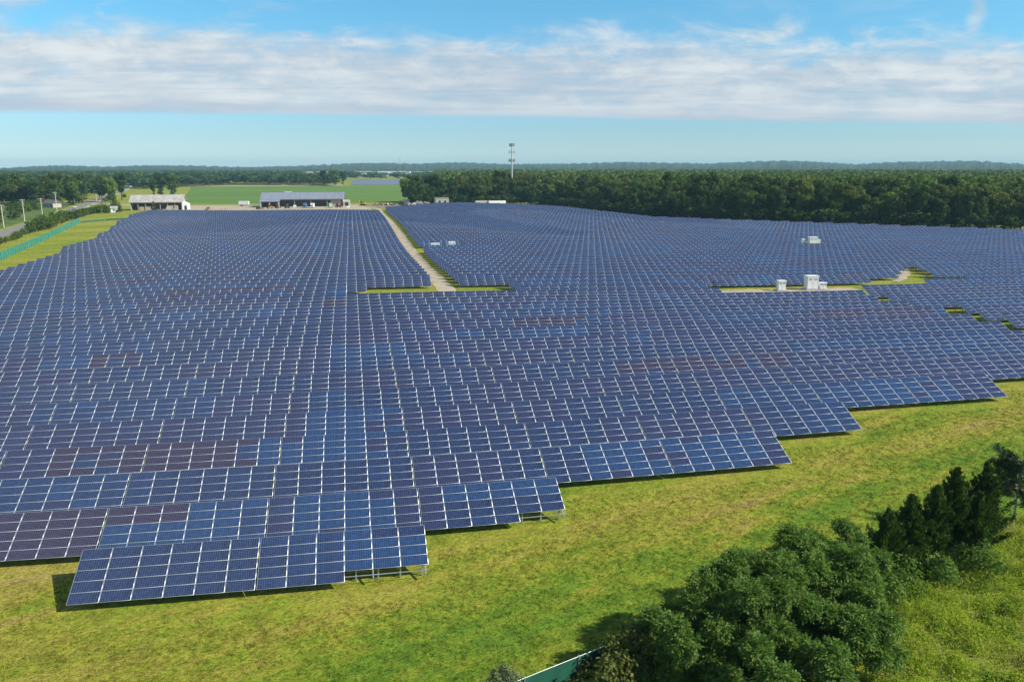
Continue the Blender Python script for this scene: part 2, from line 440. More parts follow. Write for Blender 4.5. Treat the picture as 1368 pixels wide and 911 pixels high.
def ribbon(name, pts, width, m, dz, step=4.0, wob=0.0, seed=0):
    """a path laid on the terrain along pts"""
    rs = random.Random(seed); P = [Vector((*p, 0)) for p in pts]; S_ = []
    for a, b in zip(P[:-1], P[1:]):
        k = max(1, int((b - a).length / step))
        for i in range(k): S_.append(a.lerp(b, i / k))
    S_.append(P[-1])
    V = []; n_ = 5
    for i, p in enumerate(S_):
        d = (S_[min(i + 1, len(S_) - 1)] - S_[max(i - 1, 0)]).normalized(); nrm = Vector((-d.y, d.x, 0))
        wl_, wr_ = width / 2 + rs.uniform(-wob, wob), width / 2 + rs.uniform(-wob, wob)
        for j in range(n_):
            t = j / (n_ - 1); q = p + nrm * (-wl_ + (wl_ + wr_) * t); V.append((q.x, q.y, tz(q.x, q.y) + dz))
    F = [(i * n_ + j + 1, i * n_ + j, (i + 1) * n_ + j, (i + 1) * n_ + j + 1) for i in range(len(S_) - 1) for j in range(n_ - 1)]
    return structure(link(name, mesh_np(name, np.array(V), np.array(F)[:, ::-1], [m])))


def patch(name, quad, m, dz, n=24):
    (a, b, c, d) = [np.array(p, float) for p in quad]
    u = np.linspace(0, 1, n); U, Vv = np.meshgrid(u, u)
    P = ((1 - U) * (1 - Vv))[..., None] * a + (U * (1 - Vv))[..., None] * b + (U * Vv)[..., None] * c + ((1 - U) * Vv)[..., None] * d
    z = terr(P[..., 0], P[..., 1]) + dz
    i = np.arange(n * n).reshape(n, n)
    F = np.stack([i[:-1, :-1], i[:-1, 1:], i[1:, 1:], i[1:, :-1]], -1).reshape(-1, 4)
    return structure(link(name, mesh_np(name, np.concatenate([P, z[..., None]], -1).reshape(-1, 3), F, [m])))


ribbon('sandy_track_path', [(38.6, 108), (38.2, 300), (37.4, 470), (38, 505), (30, 530)], 3.9, SAND, 0.05, wob=0.35, seed=2)
ribbon('service_path', [(92, 106.8), (118, 106.4), (130, 106.0)], 5.0, SAND, 0.05, wob=0.4, seed=3)
ribbon('service_path', [(147, 116.5), (153, 121.5), (166, 138), (172, 148)], 2.4, SAND, 0.06, wob=0.5, seed=4)
patch('farm_field', [(-108, 600), (72, 600), (118, 1190), (-205, 1190)], CROP, 0.05)
patch('stubble_field', [(-205, 1192), (10, 1192), (10, 1340), (-250, 1340)], STUB, 0.06)
patch('farmyard_ground', [(-108, 497), (34, 488), (28, 560), (-100, 575)], SAND, 0.04)
patch('farmyard_ground', [(34, 520), (110, 528), (112, 556), (28, 575)], ground_mat('yard_rubble', [(0.17, 0.15, 0.07), (0.30, 0.25, 0.15)], 0.2), 0.045)
ROAD = [(-95, 170), (-112, 255), (-124.7, 317.7), (-136.5, 379.2), (-149.7, 457.7), (-168, 560), (-184, 640), (-205, 740), (-233, 900), (-290, 1184), (-360, 1500)]
ribbon('road', ROAD, 6.2, ASPH, 0.05, 8)
ribbon('pavement', [(x + 6.0, y) for x, y in ROAD], 2.0, PAVE, 0.055, 8)
ribbon('road', [(-184, 640), (-150, 600), (-120, 560), (-100, 535)], 6.0, PAVE, 0.054, 6)
ribbon('road', [(-330, 640), (-230, 655), (-186, 668)], 6.0, PAVE, 0.053, 6)
patch('rough_ground', [(-420, 330), (-131, 318), (-190, 640), (-480, 660)], ground_mat('rough_pasture', [(0.055, 0.105, 0.018), (0.090, 0.140, 0.022), (0.150, 0.160, 0.040)], 0.06, 0.4), 0.03)
patch('meadow_ground', [(20, -19.2), (130, 21.5), (150, -50), (20, -62)], MEAD, 0.02, 60)

# ---------------------------------------------------------------- solar field
T = 0.43674; PITCH = 6.5798; MH = 0.9032; CW = 1.98; JG = 0.09; Z0 = 0.6
cT, sT = math.cos(T), math.sin(T)


def cx(c): return CW * c + JG * math.floor(c / 6.0)


def row_spans(n):
    y = (n - 1) * PITCH
    sp = []
    near = {1: (0, 12), 2: (-42, 18), 3: (-42, 30), 4: (-42, 36), 5: (-42, 48), 6: (-42, 60)}
    if n in near: sp.append(near[n])
    elif n <= 14: sp.append((-42, {14: 60, 13: 59, 12: 60}.get(n, 61)))
    elif n == 15: sp.append((-42, 46))
    if n == 16: sp += [(-42, 9), (26, 46)]
    if n == 17: sp += [(-42, 9), (26, 47)]
    if n == 18: sp += [(-40, 11), (26, 69)]
    if 8 <= n <= 15: sp.append(({12: 65, 13: 62, 14: 62, 15: 62}.get(n, 64), 160))
    if n == 16: sp.append((72, 160))
    if n == 17: sp.append((80, 160))
    if n == 18: sp.append((85, 160))
    if n >= 19 and y < 447:
        xm = np.interp(y, [118, 158, 182, 208, 272, 346, 440], [-69, -64, -66, -68, -73, -86, -98])
        sp.append((int(round(xm / 1.995 / 3.0)) * 3, 18))
    if n >= 19 and y < 520:
        x1 = np.interp(y, [118, 228, 307, 342, 455, 490, 520], [310, 287, 205, 175, 157, 132, 105])
        x0c = 21 if y < 487 else int(np.interp(y, [487, 520], [22, 40]))
        c1 = int(x1 / 1.995)
        if n == 19: sp += [(x0c, 75), (80, c1)]
        elif n == 20: sp += [(x0c, 78), (82, c1)]
        elif n == 21: sp += [(x0c, 81), (83, c1)]
        elif n in (30, 31): sp += [(x0c, 84), (91, c1)]
        elif n in (33, 34): sp += [(28, c1)]
        else: sp.append((x0c, c1))
    return sp


TABLES = []   # row, first column, columns
for n in range(1, 82):
    for (a, b) in row_spans(n):
        c = a
        while c < b:
            e = min((math.floor(c / 6) + 1) * 6, b)
            TABLES.append((n, c, e - c)); c = e

rng = random.Random(11)
nprng = np.random.default_rng(5)
_tone_rows = {}


def tone_of(n, c, r):
    """module tones come in runs along a row, as they were delivered"""
    if n not in _tone_rows:
        q = random.Random(n * 77 + 5); runs = []; p = -60
        while p < 320:
            ln = q.choice([2, 3, 4, 5, 6, 6, 9, 12]); x = q.random()
            warm = 0.07 if n in (6, 9, 11, 20, 21) else 0.012
            if n <= 15: k = 5 if x < warm else 3 if x < 0.34 else 4 if x < 0.46 else 2 if x < 0.56 else 1 if x < 0.78 else 0
            else: k = 5 if x < warm + 0.02 else 3 if x < 0.20 else 4 if x < 0.40 else 2 if x < 0.62 else 1 if x < 0.86 else 0
            runs.append((p, p + ln, k, q.choice([0, 0, 0, 2, 3]))); p += ln
        _tone_rows[n] = runs
    for a, b, k, cut in _tone_rows[n]:
        if a <= c < b: break
    h = ((n * 73856093) ^ (c * 19349663) ^ (r * 83492791)) & 1023
    if n == 2 and c < 0 and c >= -7: return 5 if (c > -6 or r < 4) else 0
    if n == 2 and 0 <= c < 3: return 5 if r >= 3 else 2
    if n == 2 and 3 <= c < 6: return 2 if h > 300 else 1
    if n == 1: return 0 if c < 6 else (2 if (c >= 9 and h > 250) else 1 if h > 300 else 0)
    if cut and r < cut and k in (1, 2, 5): k = 0
    if h < 110: k = (k + 1) % 5
    elif h < 150: k = 3
    return k


def module_grid(ncol, n, c0, skip=()):
    """arrays (verts in a,b,c plane coordinates; quads; material index; uv) for a table's module faces with their frames"""
    V, F, M, U = [], [], [], []
    w, h = 1.965 / 2, 0.889 / 2; fx, fy = 0.036, 0.019
    for k in range(ncol):
        for r in range(5):
            if (k, r) in skip: continue
            a = (k + 0.5) * CW - ncol * CW / 2; b = (r + 0.5) * MH
            o = len(V)
            V += [(a - w, b - h, 0), (a + w, b - h, 0), (a + w, b + h, 0), (a - w, b + h, 0),
                  (a - w + fx, b - h + fy, -0.004), (a + w - fx, b - h + fy, -0.004), (a + w - fx, b + h - fy, -0.004), (a - w + fx, b + h - fy, -0.004),
                  (a - w, b - h, -0.04), (a + w, b - h, -0.04), (a + w, b + h, -0.04), (a - w, b + h, -0.04)]
            F += [(o + 4, o + 5, o + 6, o + 7), (o, o + 1, o + 5, o + 4), (o + 1, o + 2, o + 6, o + 5), (o + 2, o + 3, o + 7, o + 6), (o + 3, o, o + 4, o + 7),
                  (o + 8, o + 9, o + 1, o), (o + 9, o + 10, o + 2, o + 1), (o + 10, o + 11, o + 3, o + 2), (o + 11, o + 8, o, o + 3), (o + 11, o + 10, o + 9, o + 8)]
            M += [2 + tone_of(n, c0 + k, r)] + [0] * 8 + [1]
            q = [(0, 0), (12, 0), (12, 6), (0, 6)]
            off = (rng.randint(0, 50), rng.randint(0, 50))
            U += [(x + off[0], y + off[1]) for x, y in q] + [(0.5, 0.5)] * 36
    return np.array(V, float), np.array(F), np.array(M), np.array(U, float)


MODMATS = [ALU, BACK] + TONES


def to_local(V):
    a, b, c = V[:, 0], V[:, 1], V[:, 2]
    return np.stack([a, b * cT - c * sT, Z0 + b * sT + c * cT], -1)


# one mesh per module tone, shared by every module object of that tone
def module_mesh(k):
    w, h = 1.965 / 2, 0.889 / 2; fx, fy = 0.036, 0.019
    V = [(-w, -h, 0), (w, -h, 0), (w, h, 0), (-w, h, 0), (-w + fx, -h + fy, -.004), (w - fx, -h + fy, -.004), (w - fx, h - fy, -.004), (-w + fx, h - fy, -.004),
         (-w, -h, -.04), (w, -h, -.04), (w, h, -.04), (-w, h, -.04)]
    F = [(4, 5, 6, 7), (0, 1, 5, 4), (1, 2, 6, 5), (2, 3, 7, 6), (3, 0, 4, 7), (8, 9, 1, 0), (9, 10, 2, 1), (10, 11, 3, 2), (11, 8, 0, 3), (11, 10, 9, 8)]
    o = 13 * k + 4
    U = [(o, o), (o + 12, o), (o + 12, o + 6), (o, o + 6)] + [(.5, .5)] * 36
    return mesh_np('solar_module', np.array(V), np.array(F), [ALU, BACK, TONES[k]], [2] + [0] * 8 + [1], np.array(U, float))


MODULE = [module_mesh(k) for k in range(6)]


def slant(a, b, c=0.0): return (a, b * cT - c * sT, Z0 + b * sT + c * cT)


def frame_mb(ncol, posts=True):
    m = MB(); hw = ncol * CW / 2; RX = Matrix.Rotation(T, 3, 'X')
    for b in (0.45, 1.35, 2.25, 3.15, 4.05):
        m.box(slant(0, b, -0.075), (ncol * CW - 0.06, 0.05, 0.06), 0, RX)
    for k in range(ncol + 1):
        if k % 2 == 0 or ncol < 3:
            a = min(max(-hw + k * CW, -hw + 0.25), hw - 0.25)
            m.box(slant(a, 2.25, -0.165), (0.08, 4.2, 0.11), 0, RX)
            if posts: leg_mb(a, 1.15, m); leg_mb(a, 3.9, m)
    return m


def leg_mb(a, b, m=None):
    m = m or MB(); p = slant(a, b, -0.2)
    m.box((p[0], p[1], (p[2] - 0.4) / 2), (0.11, 0.09, p[2] + 0.4), 0)
    return m


FRAME = {}
def frame_mesh(ncol, posts):
    if (ncol, posts) not in FRAME: FRAME[(ncol, posts)] = frame_mb(ncol, posts).mesh('support_frame', STEEL)
    return FRAME[(ncol, posts)]


LEGM = {}
def leg_mesh(a, b):
    k = (round(a, 3), b)
    if k not in LEGM: LEGM[k] = leg_mb(a, b).mesh('leg', STEEL)
    return LEGM[k]


_u = ['', 'first', 'second', 'third', 'fourth', 'fifth', 'sixth', 'seventh', 'eighth', 'ninth', 'tenth', 'eleventh', 'twelfth', 'thirteenth', 'fourteenth', 'fifteenth', 'sixteenth', 'seventeenth', 'eighteenth', 'nineteenth']
ORD = _u + ['twentieth'] + ['twenty-' + w for w in _u[1:10]] + ['thirtieth'] + ['thirty-' + w for w in _u[1:10]] + ['fortieth']
hx = (math.cos(R(11.29)), -math.sin(R(11.29))); hy = (math.sin(R(11.29)), math.cos(R(11.29)))


def table_pose(n, c0, nc):
    xa, xb = cx(c0), cx(c0) + nc * CW; xm = (xa + xb) / 2; y = (n - 1) * PITCH
    za, zb = tz(xa, y + 2), tz(xb, y + 2); zm = tz(xm, y + 2)
    return xm, y, (za + zb + zm) / 3, -math.atan2(zb - za, xb - xa)


def in_view(x, y, pad=1.02):
    dx, dy = x - CAM[0], y - CAM[1]; r = dx * hx[0] + dy * hx[1]; f = dx * hy[0] + dy * hy[1]
    return f > 5 and abs(r) / (f * 0.96 + 5.5) < 0.643 * pad, f


scored = []
for t in TABLES:
    x, y, z, ro = table_pose(*t); ok, f = in_view(x, y, 1.10 if t[0] > 2 else 1.2)
    scored.append((0 if ok else 1, math.hypot(x - CAM[0], y - CAM[1]), t))
scored.sort()
indiv = [t for b, d, t in scored[:300] if b == 0]
with_modules = set(t for t in indiv[:64]); iset = set(indiv)
row_right = {}
for n, c, k in TABLES:
    if n <= 5: row_right.setdefault(n, []).append(c)
GRP = 'solar tables of the field'


def table_label(n, c, nc):
    if n == 1:
        return 'navy solar table at the left end of the frontmost row, shadow beside it' if c == 0 else 'bright blue solar table ending the frontmost row, three low modules missing'
    if n <= 5:
        k = sorted(row_right[n], reverse=True).index(c)
        if n == 2 and k == 0: return 'solar table at the right end of the second row, bare legs showing'
        if n == 2 and c == -6: return 'plum-coloured solar table in the second row, left behind the frontmost row'
        if n == 2 and c == 0: return 'solar table half plum and half bright blue in the second row'
        if k == 0: return 'solar table at the grassy right end of the %s row from the front' % ORD[n]
        return '%s solar table from the right end of the %s row from the front' % (ORD[k + 1], ORD[n])
    if c > 61: return 'solar table in the block past the grassy aisle, %s row from the front' % ORD[n]
    if n >= 18 and c < 18: return 'solar table left of the sandy track, %s row from the front' % ORD[n]
    if n >= 18: return 'solar table right of the sandy track, %s row from the front' % ORD[n]
    return 'solar table in the %s row from the front of the big array' % ORD[n]


order = [t for t in indiv]
for (n, c, nc) in order:
    x, y, z, ro = table_pose(n, c, nc)
    skip = set()
    if (n, c) == (1, 6): skip = {(3, 0), (4, 0), (5, 0)}
    if (n, c) == (2, 12): skip = {(4, 0), (5, 0)}
    root = thing('solar_table', table_label(n, c, nc), 'solar table', (x, y, z), 0, GRP)
    root.rotation_euler = (0, ro, 0)
    front = n == 1 or (n, c) in ((2, -6), (2, 12), (3, 18), (3, 24), (4, 30), (5, 36), (5, 42), (6, 48), (6, 54))
    link('support_frame', frame_mesh(nc, not front), root)
    if front:
        hw = nc * CW / 2; spots = [-hw + 0.45 + i * (nc * CW - 0.9) / (nc + 1) for i in range(nc + 2)]
        for a in spots: link('leg', leg_mesh(a, 1.15), root); 
        for a in spots[::2]: link('leg', leg_mesh(a, 3.9), root)
    if (n, c, nc) in with_modules:
        for k in range(nc):
            for r in range(5):
                if (k, r) in skip: continue
                o = link('solar_module', MODULE[tone_of(n, c + k, r)], root, slant((k + 0.5) * CW - nc * CW / 2, (r + 0.5) * MH), (T, 0, 0))
    else:
        V, F, M, U = module_grid(nc, n, c, skip)
        link('module_face', mesh_np('module_face', to_local(V), F, MODMATS, M, U), root)

# every remaining table, far smaller in the picture
VV, FF, MM, UU = [], [], [], []; off = 0
boxv = np.array([(-.5, -.5, -.5), (.5, -.5, -.5), (.5, .5, -.5), (-.5, .5, -.5), (-.5, -.5, .5), (.5, -.5, .5), (.5, .5, .5), (-.5, .5, .5)])
boxf = np.array([(3, 2, 1, 0), (4, 5, 6, 7), (0, 1, 5, 4), (1, 2, 6, 5), (2, 3, 7, 6), (3, 0, 4, 7)])
for t in TABLES:
    if t in iset: continue
    n, c, nc = t
    x, y, z, ro = table_pose(n, c, nc)
    V, F, M, U = module_grid(nc, n, c)
    P = to_local(V); base = len(P)
    hw = nc * CW / 2
    ex, ef = [P], [F]
    for a in (-hw + 0.4, hw - 0.4):
        for b in (0.5, 3.9):
            p = slant(a, b, -0.1); q = boxv * (0.12, 0.12, p[2] + 0.4) + (p[0], p[1], (p[2] - 0.4) / 2)
            ef.append(boxf + base); ex.append(q); base += 8
    nb = 24
    P = np.concatenate(ex); F = np.concatenate(ef)
    M = np.concatenate([M, np.zeros(nb, int)]); U = np.concatenate([U, np.zeros((nb * 4, 2))])
    cr, sr = math.cos(ro), math.sin(ro)
    Q = np.stack([P[:, 0] * cr + P[:, 2] * sr + x, P[:, 1] + y, -P[:, 0] * sr + P[:, 2] * cr + z], -1)
    VV.append(Q); FF.append(F + off); MM.append(M); UU.append(U); off += len(Q)
o = link('solar_table_rows', mesh_np('solar_table_rows', np.concatenate(VV), np.concatenate(FF), MODMATS, np.concatenate(MM), np.concatenate(UU)))
tag(o, 'many far rows of blue solar tables reaching to the woodland', 'solar tables', GRP, 'stuff')
print('tables', len(TABLES), 'individual', len(indiv))

# ---------------------------------------------------------------- plants
def unit(v): return v / np.maximum(np.linalg.norm(v, axis=-1, keepdims=True), 1e-9)


def leaf_quads(C, D, Nn, ln, wd, rs, droop=0.0):
    """one folded diamond leaf per centre C, pointing along D, facing Nn"""
    D = unit(D); Sd = unit(np.cross(D, Nn)); N2 = np.cross(Sd, D)
    ln = np.asarray(ln)[:, None]; wd = np.asarray(wd)[:, None]
    base = C - D * ln * 0.5; tip = C + D * ln * 0.5 - N2 * ln * droop
    l_ = C + Sd * wd * 0.5 + N2 * wd * 0.12; r_ = C - Sd * wd * 0.5 + N2 * wd * 0.12
    V = np.stack([base, r_, tip, l_], 1).reshape(-1, 3)
    F = np.arange(len(V)).reshape(-1, 4)
    return V, F


def crown_leaves(rs, lobes, per, size, aspect=0.6, shell=0.62, up=0.35):
    Vs, Fs, o = [], [], 0
    for (c, r) in lobes:
        k = int(per * (np.mean(r) ** 2))
        d = unit(rs.normal(size=(k, 3)))
        rad = shell + (1 - shell) * rs.random((k, 1)) ** 0.6 + rs.normal(size=(k, 1)) * 0.06
        C = np.array(c) + d * rad * np.array(r)
        Nn = unit(d + rs.normal(size=(k, 3)) * 0.55 + np.array([0, 0, up]))
        D = unit(rs.normal(size=(k, 3)) + np.array([0, 0, -0.25])); D = unit(D - Nn * (D * Nn).sum(-1, keepdims=True) * 0.8)
        ln = size * (0.6 + 0.8 * rs.random(k)); V, F = leaf_quads(C, D, Nn, ln, ln * aspect, rs, 0.1)
        Vs.append(V); Fs.append(F + o); o += len(V)
    return np.concatenate(Vs), np.concatenate(Fs)


def lobe_set(rs, h, rad, n, bottom=0.25, taper=0.75):
    """lobes of a broad crown: around an uneven dome, a few in the middle"""
    out = []
    for i in range(n):
        t = rs.random() ** 0.8; z = h * (bottom + (0.93 - bottom) * t)
        prof = math.sin(math.pi * min(1, 0.18 + 0.82 * (1 - t * taper))) ** 0.6 if t > 0.25 else 0.75
        a = rs.random() * 2 * math.pi; rr = rad * prof * (0.25 + 0.55 * math.sqrt(rs.random()))
        r0 = rad * (0.30 + 0.22 * rs.random())
        out.append(((rr * math.cos(a), rr * math.sin(a), min(z, h - r0 * 0.75)), (r0, r0, r0 * 0.78)))
    out.append(((0, 0, h * 0.60), (rad * 0.62, rad * 0.62, h * 0.30)))
    return out


def trunk_mb(rs, h, r, lobes, nl=6, lean=(0, 0)):
    m = MB(); top = Vector((lean[0], lean[1], h * 0.62)); mid = Vector((lean[0] * 0.4, lean[1] * 0.4, h * 0.3))
    m.tube((0, 0, -0.3), mid, r * 1.25, r * 0.8, 9); m.tube(mid, top, r * 0.8, r * 0.4, 8)
    for (c, q) in lobes[:nl]:
        s0 = mid.lerp(top, 0.1 + 0.8 * rs.random()); c = Vector(c); k = s0.lerp(c, 0.5) + Vector((0, 0, 0.04 * h))
        m.tube(s0, k, r * 0.42, r * 0.26, 6); m.tube(k, c, r * 0.26, r * 0.08, 5)
    return m


def make_tree(name, label, cat, seed, h, rad, nlobe, per, size, leaf, bark=BARK, bottom=0.25, group=None, loc=(0, 0, 0), trunk_r=None, lobes=None, aspect=0.6):
    rs = np.random.default_rng(seed); lobes = lobes or lobe_set(rs, h, rad, nlobe, bottom)
    t = thing(name, label, cat, loc, 0, group)
    trunk_mb(rs, h, trunk_r or h * 0.022, lobes).build('trunk', bark, t)
    V, F = crown_leaves(rs, lobes, per, size, aspect)
    link('crown', mesh_np('crown', V, F, [leaf]), t)
    return t


def kids_of():
    d = {}
    for o in bpy.data.objects:
        if o.parent: d.setdefault(o.parent.name, []).append(o)
    return d


# --- woodland edge: about 290 separate trees, then the mass behind them
EDGE = [(66, 556), (86, 558), (112, 552), (150, 540), (172, 482), (188, 380), (217, 334), (255, 298), (308, 250), (372, 200), (452, 140)]
kinds = [('dark', LEAF_DARK), ('oak', LEAF_OAK), ('olive', LEAF_OLIVE), ('oak', LEAF_OAK), ('dark', LEAF_DARK), ('lime', LEAF_LIME)]
LBL = {'dark': 'dark green broadleaved tree in the dense woodland behind the solar field',
       'oak': 'mid green oak-like tree in the dense woodland behind the solar field',
       'olive': 'olive green rounded tree in the dense woodland behind the solar field',
       'lime': 'light yellowish green tree in the dense woodland behind the solar field'}
PROTO = {}
for i, (k, lf) in enumerate(kinds + [('dark', LEAF_DARK), ('oak', LEAF_OAK)]):
    h = [22, 21, 20, 23, 19, 20, 24, 22][i]; rad = [5.4, 6.0, 5.2, 5.6, 5.0, 5.6, 5.2, 6.2][i]
    PROTO.setdefault(k, []).append((h, make_tree('woodland_tree', LBL[k], 'tree', 100 + i, h, rad, 17, 30, 1.05, lf, bottom=0.06, group='trees of the woodland edge', loc=(0, 0, 0))))
KIDS = kids_of()
used = set()


def place_tree(k, x, y, sc, rz, label=None, group=None, pick=None):
    lst = PROTO[k]; h, p = lst[pick % len(lst)] if pick is not None else rng.choice(lst)
    o = p if p.name not in used else copy_tree(p, KIDS)
    used.add(p.name)
    o.location = (x, y, tz(x, y) - 0.1); o.rotation_euler = (0, 0, rz); s = sc
    o.scale = (s * rng.uniform(0.92, 1.1), s * rng.uniform(0.92, 1.1), s * rng.uniform(0.95, 1.06))
    if label: o['label'] = label
    if group: o['group'] = group
    return o


def along(poly, d):
    for a, b in zip(poly[:-1], poly[1:]):
        ln = math.hypot(b[0] - a[0], b[1] - a[1])
        if d <= ln:
            t = d / ln; return (a[0] + (b[0] - a[0]) * t, a[1] + (b[1] - a[1]) * t), ((b[0] - a[0]) / ln, (b[1] - a[1]) / ln)
        d -= ln
    return None


count = 0; rank = 0
while count < 292 and rank < 8:
    d = rng.uniform(0, 5)
    while True:
        q = along(EDGE, d)
        if q is None or count >= 292: break
        (px, py), (tx, ty) = q
        depth = rank * 8.5 + rng.uniform(-2.5, 2.5)
        x, y = px - ty * depth + rng.uniform(-1, 1), py + tx * depth + rng.uniform(-1, 1)
        if in_view(x, y, 1.06)[0]:
            dark = 0.62 if rank == 0 else 0.30
            r_ = rng.random(); k = 'dark' if r_ < dark else 'oak' if r_ < dark + 0.26 else 'olive' if r_ < 0.93 else 'lime'
            place_tree(k, x, y, (rng.uniform(0.52, 0.86) if rank == 0 else rng.uniform(0.60, 0.96) if rank == 1 else rng.uniform(0.68, 1.04) if rank < 4 else rng.uniform(0.84, 1.08)), rng.uniform(0, 6.28)); count += 1
        d += rng.uniform(7.0, 10.5)
    rank += 1

# low-detail crowns for the woodland mass
def low_crown(seed, nq, h=21.0, rad=6.0, size=2.3):
    rs = np.random.default_rng(seed); lob = lobe_set(rs, h, rad, 9, 0.3)
    V, F = crown_leaves(rs, lob, 4, size, 0.8, 0.7, 0.6)
    k = len(F); sel = rs.permutation(k)[:nq]
    V = V.reshape(-1, 4, 3)[sel].reshape(-1, 3)
    return V


LOW = [low_crown(300 + i, 150) for i in range(6)]
LOWF = [low_crown(320 + i, 90, 21, 6, 3.0) for i in range(6)]


def wood_mass(name, label, pts, leafs=(LEAF_WOOD,)):
    Vs = []; M = []
    for (x, y, sxy, sz, far) in pts:
        L_ = (LOWF if far else LOW)[rng.randrange(6)]
        a = rng.uniform(0, 6.28); c, s_ = math.cos(a), math.sin(a)
        V = np.stack([(L_[:, 0] * c - L_[:, 1] * s_) * sxy + x, (L_[:, 0] * s_ + L_[:, 1] * c) * sxy + y, L_[:, 2] * sz], -1)
        Vs.append(V); k = rng.choices(range(len(leafs)), [3, 3, 1.3, 0.12][:len(leafs)])[0]; M.append(np.full(len(V) // 4, k))
    V = np.concatenate(Vs); F = np.arange(len(V)).reshape(-1, 4)
    return tag(link(name, mesh_np(name, V, F, list(leafs), np.concatenate(M))), label, 'woodland', None, 'stuff')


def polar(az_deg, d):
    a = R(az_deg + 11.29); return CAM[0] + d * math.sin(a), CAM[1] + d * math.cos(a)


def edge_depth(x, y):
    """signed distance behind the woodland edge (positive inside)"""
    best = 1e9; sg = -1
    for a, b in zip(EDGE[:-1], EDGE[1:]):
        dx, dy = b[0] - a[0], b[1] - a[1]; ln = math.hypot(dx, dy); t = max(0, min(1, ((x - a[0]) * dx + (y - a[1]) * dy) / ln ** 2))
        ex, ey = x - a[0] - t * dx, y - a[1] - t * dy; d = math.hypot(ex, ey)
        if d < best - 1e-6: best = d; sg = 1 if dx * ey - dy * ex > 0 else -1
    return best * sg


pts = []
d = 380.0
while d < 3300:
    sp = 8.5 if d < 760 else max(8.5, d * 0.0125)
    az = -5.0
    step = math.degrees(sp / d)
    while az < 41:
        x, y = polar(az + rng.uniform(-.4, .4) * step, d + rng.uniform(-.45, .45) * sp)
        az += step
        u = math.tan(R(az))
        if d < 1250:
            if az < -5.0 + min(1.0, (d - 560) / 700) * 1.2: continue
            dep = edge_depth(x, y)
            if dep < rank * 8.5 - 3: continue
            if az < -4.2 and d > 700 and d < 1250: continue
        elif d < 1750 and az < -1.0: continue
        k = sp / 8.5
        pts.append((x, y, 0.95 * min(k, 3.2) * rng.uniform(0.85, 1.15), rng.uniform(0.86, 1.10), d > 1000))
    d += sp * (0.9 if d < 900 else 1.1)
wood_mass('woodland', 'continuous green woodland canopy spreading to the horizon on the right', pts, (LEAF_WOOD, LEAF_OAK, LEAF_OLIVE, LEAF_LIME))
n_r = len(pts)
# left and centre woods
pts = []
d = 655.0
while d < 3400:
    sp = max(9.0, d * 0.013); az = -41.0; step = math.degrees(sp / d)
    while az < -4:
        x, y = polar(az + rng.uniform(-.4, .4) * step, d + rng.uniform(-.45, .45) * sp); az += step
        u = 684 + 1064 * math.tan(R(az))
        start = np.interp(u, [-60, 0, 110, 150, 165, 195, 200, 245, 250, 330, 420, 460, 470, 560, 600], [655, 655, 740, 900, 1250, 1500, 1150, 1150, 1215, 1340, 1300, 1230, 1720, 1700, 1300])
        if d < start: continue
        # open ground far off round the white sheds
        if 1650 < d < 2960 and 420 < u < 640 and rng.random() < 0.86: continue
        if d > 1500 and 340 < u < 640 and rng.random() < 0.35: continue
        k = sp / 8.5
        pts.append((x, y, 0.95 * min(k, 3.2) * rng.uniform(0.85, 1.15), rng.uniform(0.55, 0.92), d > 1000))
    d += sp * 1.1
wood_mass('woodland', 'far band of dark green woods behind the farm fields on the left', pts, (LEAF_WOOD, LEAF_DARK, LEAF_OAK, LEAF_OLIVE))
print('mass crowns', n_r, len(pts))

pts = []
d = 0.0
while True:
    q = along(EDGE, d)
    if q is None: break
    (px, py), (tx, ty) = q
    for o_ in (-6, -2, 3, 9):
        k = rng.uniform(0.22, 0.40); pts.append((px - ty * o_ + rng.uniform(-2, 2), py + tx * o_ + rng.uniform(-2, 2), k * 1.5, k, False))
    d += 3.6
wood_mass('undergrowth', 'dark low undergrowth along the foot of the woodland edge', pts, (LEAF_DARK, LEAF_DARK, LEAF_OAK))['category'] = 'undergrowth'

# --- trees round the farm and the road, each its own
GL = 'trees beside the country road'
EXTRA = [(-262, 690, 'oak', 0.85, 'green tree high up at the left picture edge, third line'), (-198, 720, 'olive', 0.8, 'olive tree behind the road junction trees'), (-172, 690, 'dark', 0.8, 'dark tree just behind the bright yellow-green tree'), (-240, 618, 'olive', 0.62, 'olive tree between two dark trees at the far left')]
LEFT_UP = 1.28
LT = [(-231, 600, 'dark', 0.62, 'dark rounded tree nearest the left picture edge beyond the road'), (-219, 590, 'oak', 0.66, 'green tree left of the rust-tinged tree beyond the road'),
      (-203, 583, 'dark', 0.66, 'broad dark tree just right of the rust-tinged tree'), (-193, 588, 'oak', 0.80, 'tall bushy green tree behind the roadside poles'),
      (-182, 600, 'oak', 0.80, 'large green tree behind the tallest pale utility pole'), (-185, 630, 'dark', 0.78, 'dark tree between two big green roadside trees'),
      (-178, 655, 'dark', 0.80, 'dark tree shading the road bend'), (-168, 640, 'lime', 0.86, 'large bright yellow-green tree at the road bend'),
      (-162, 628, 'oak', 0.40, 'small grey-green tree right of the bright yellow-green tree'), (-232, 640, 'oak', 0.8, 'green tree in the second line of trees behind the road'),
      (-250, 655, 'dark', 0.8, 'dark tree at the far left in the second line of trees'), (-215, 650, 'olive', 0.78, 'olive tree behind the rust-tinged tree'),
      (-208, 690, 'dark', 0.85, 'dark tree deep in the road junction trees'), (-228, 710, 'oak', 0.85, 'tall green tree in the third line of roadside trees')]
for (x, y, k, s_, lb) in LT + EXTRA: place_tree(k, x, y, s_ * LEFT_UP, rng.uniform(0, 6), lb, GL)
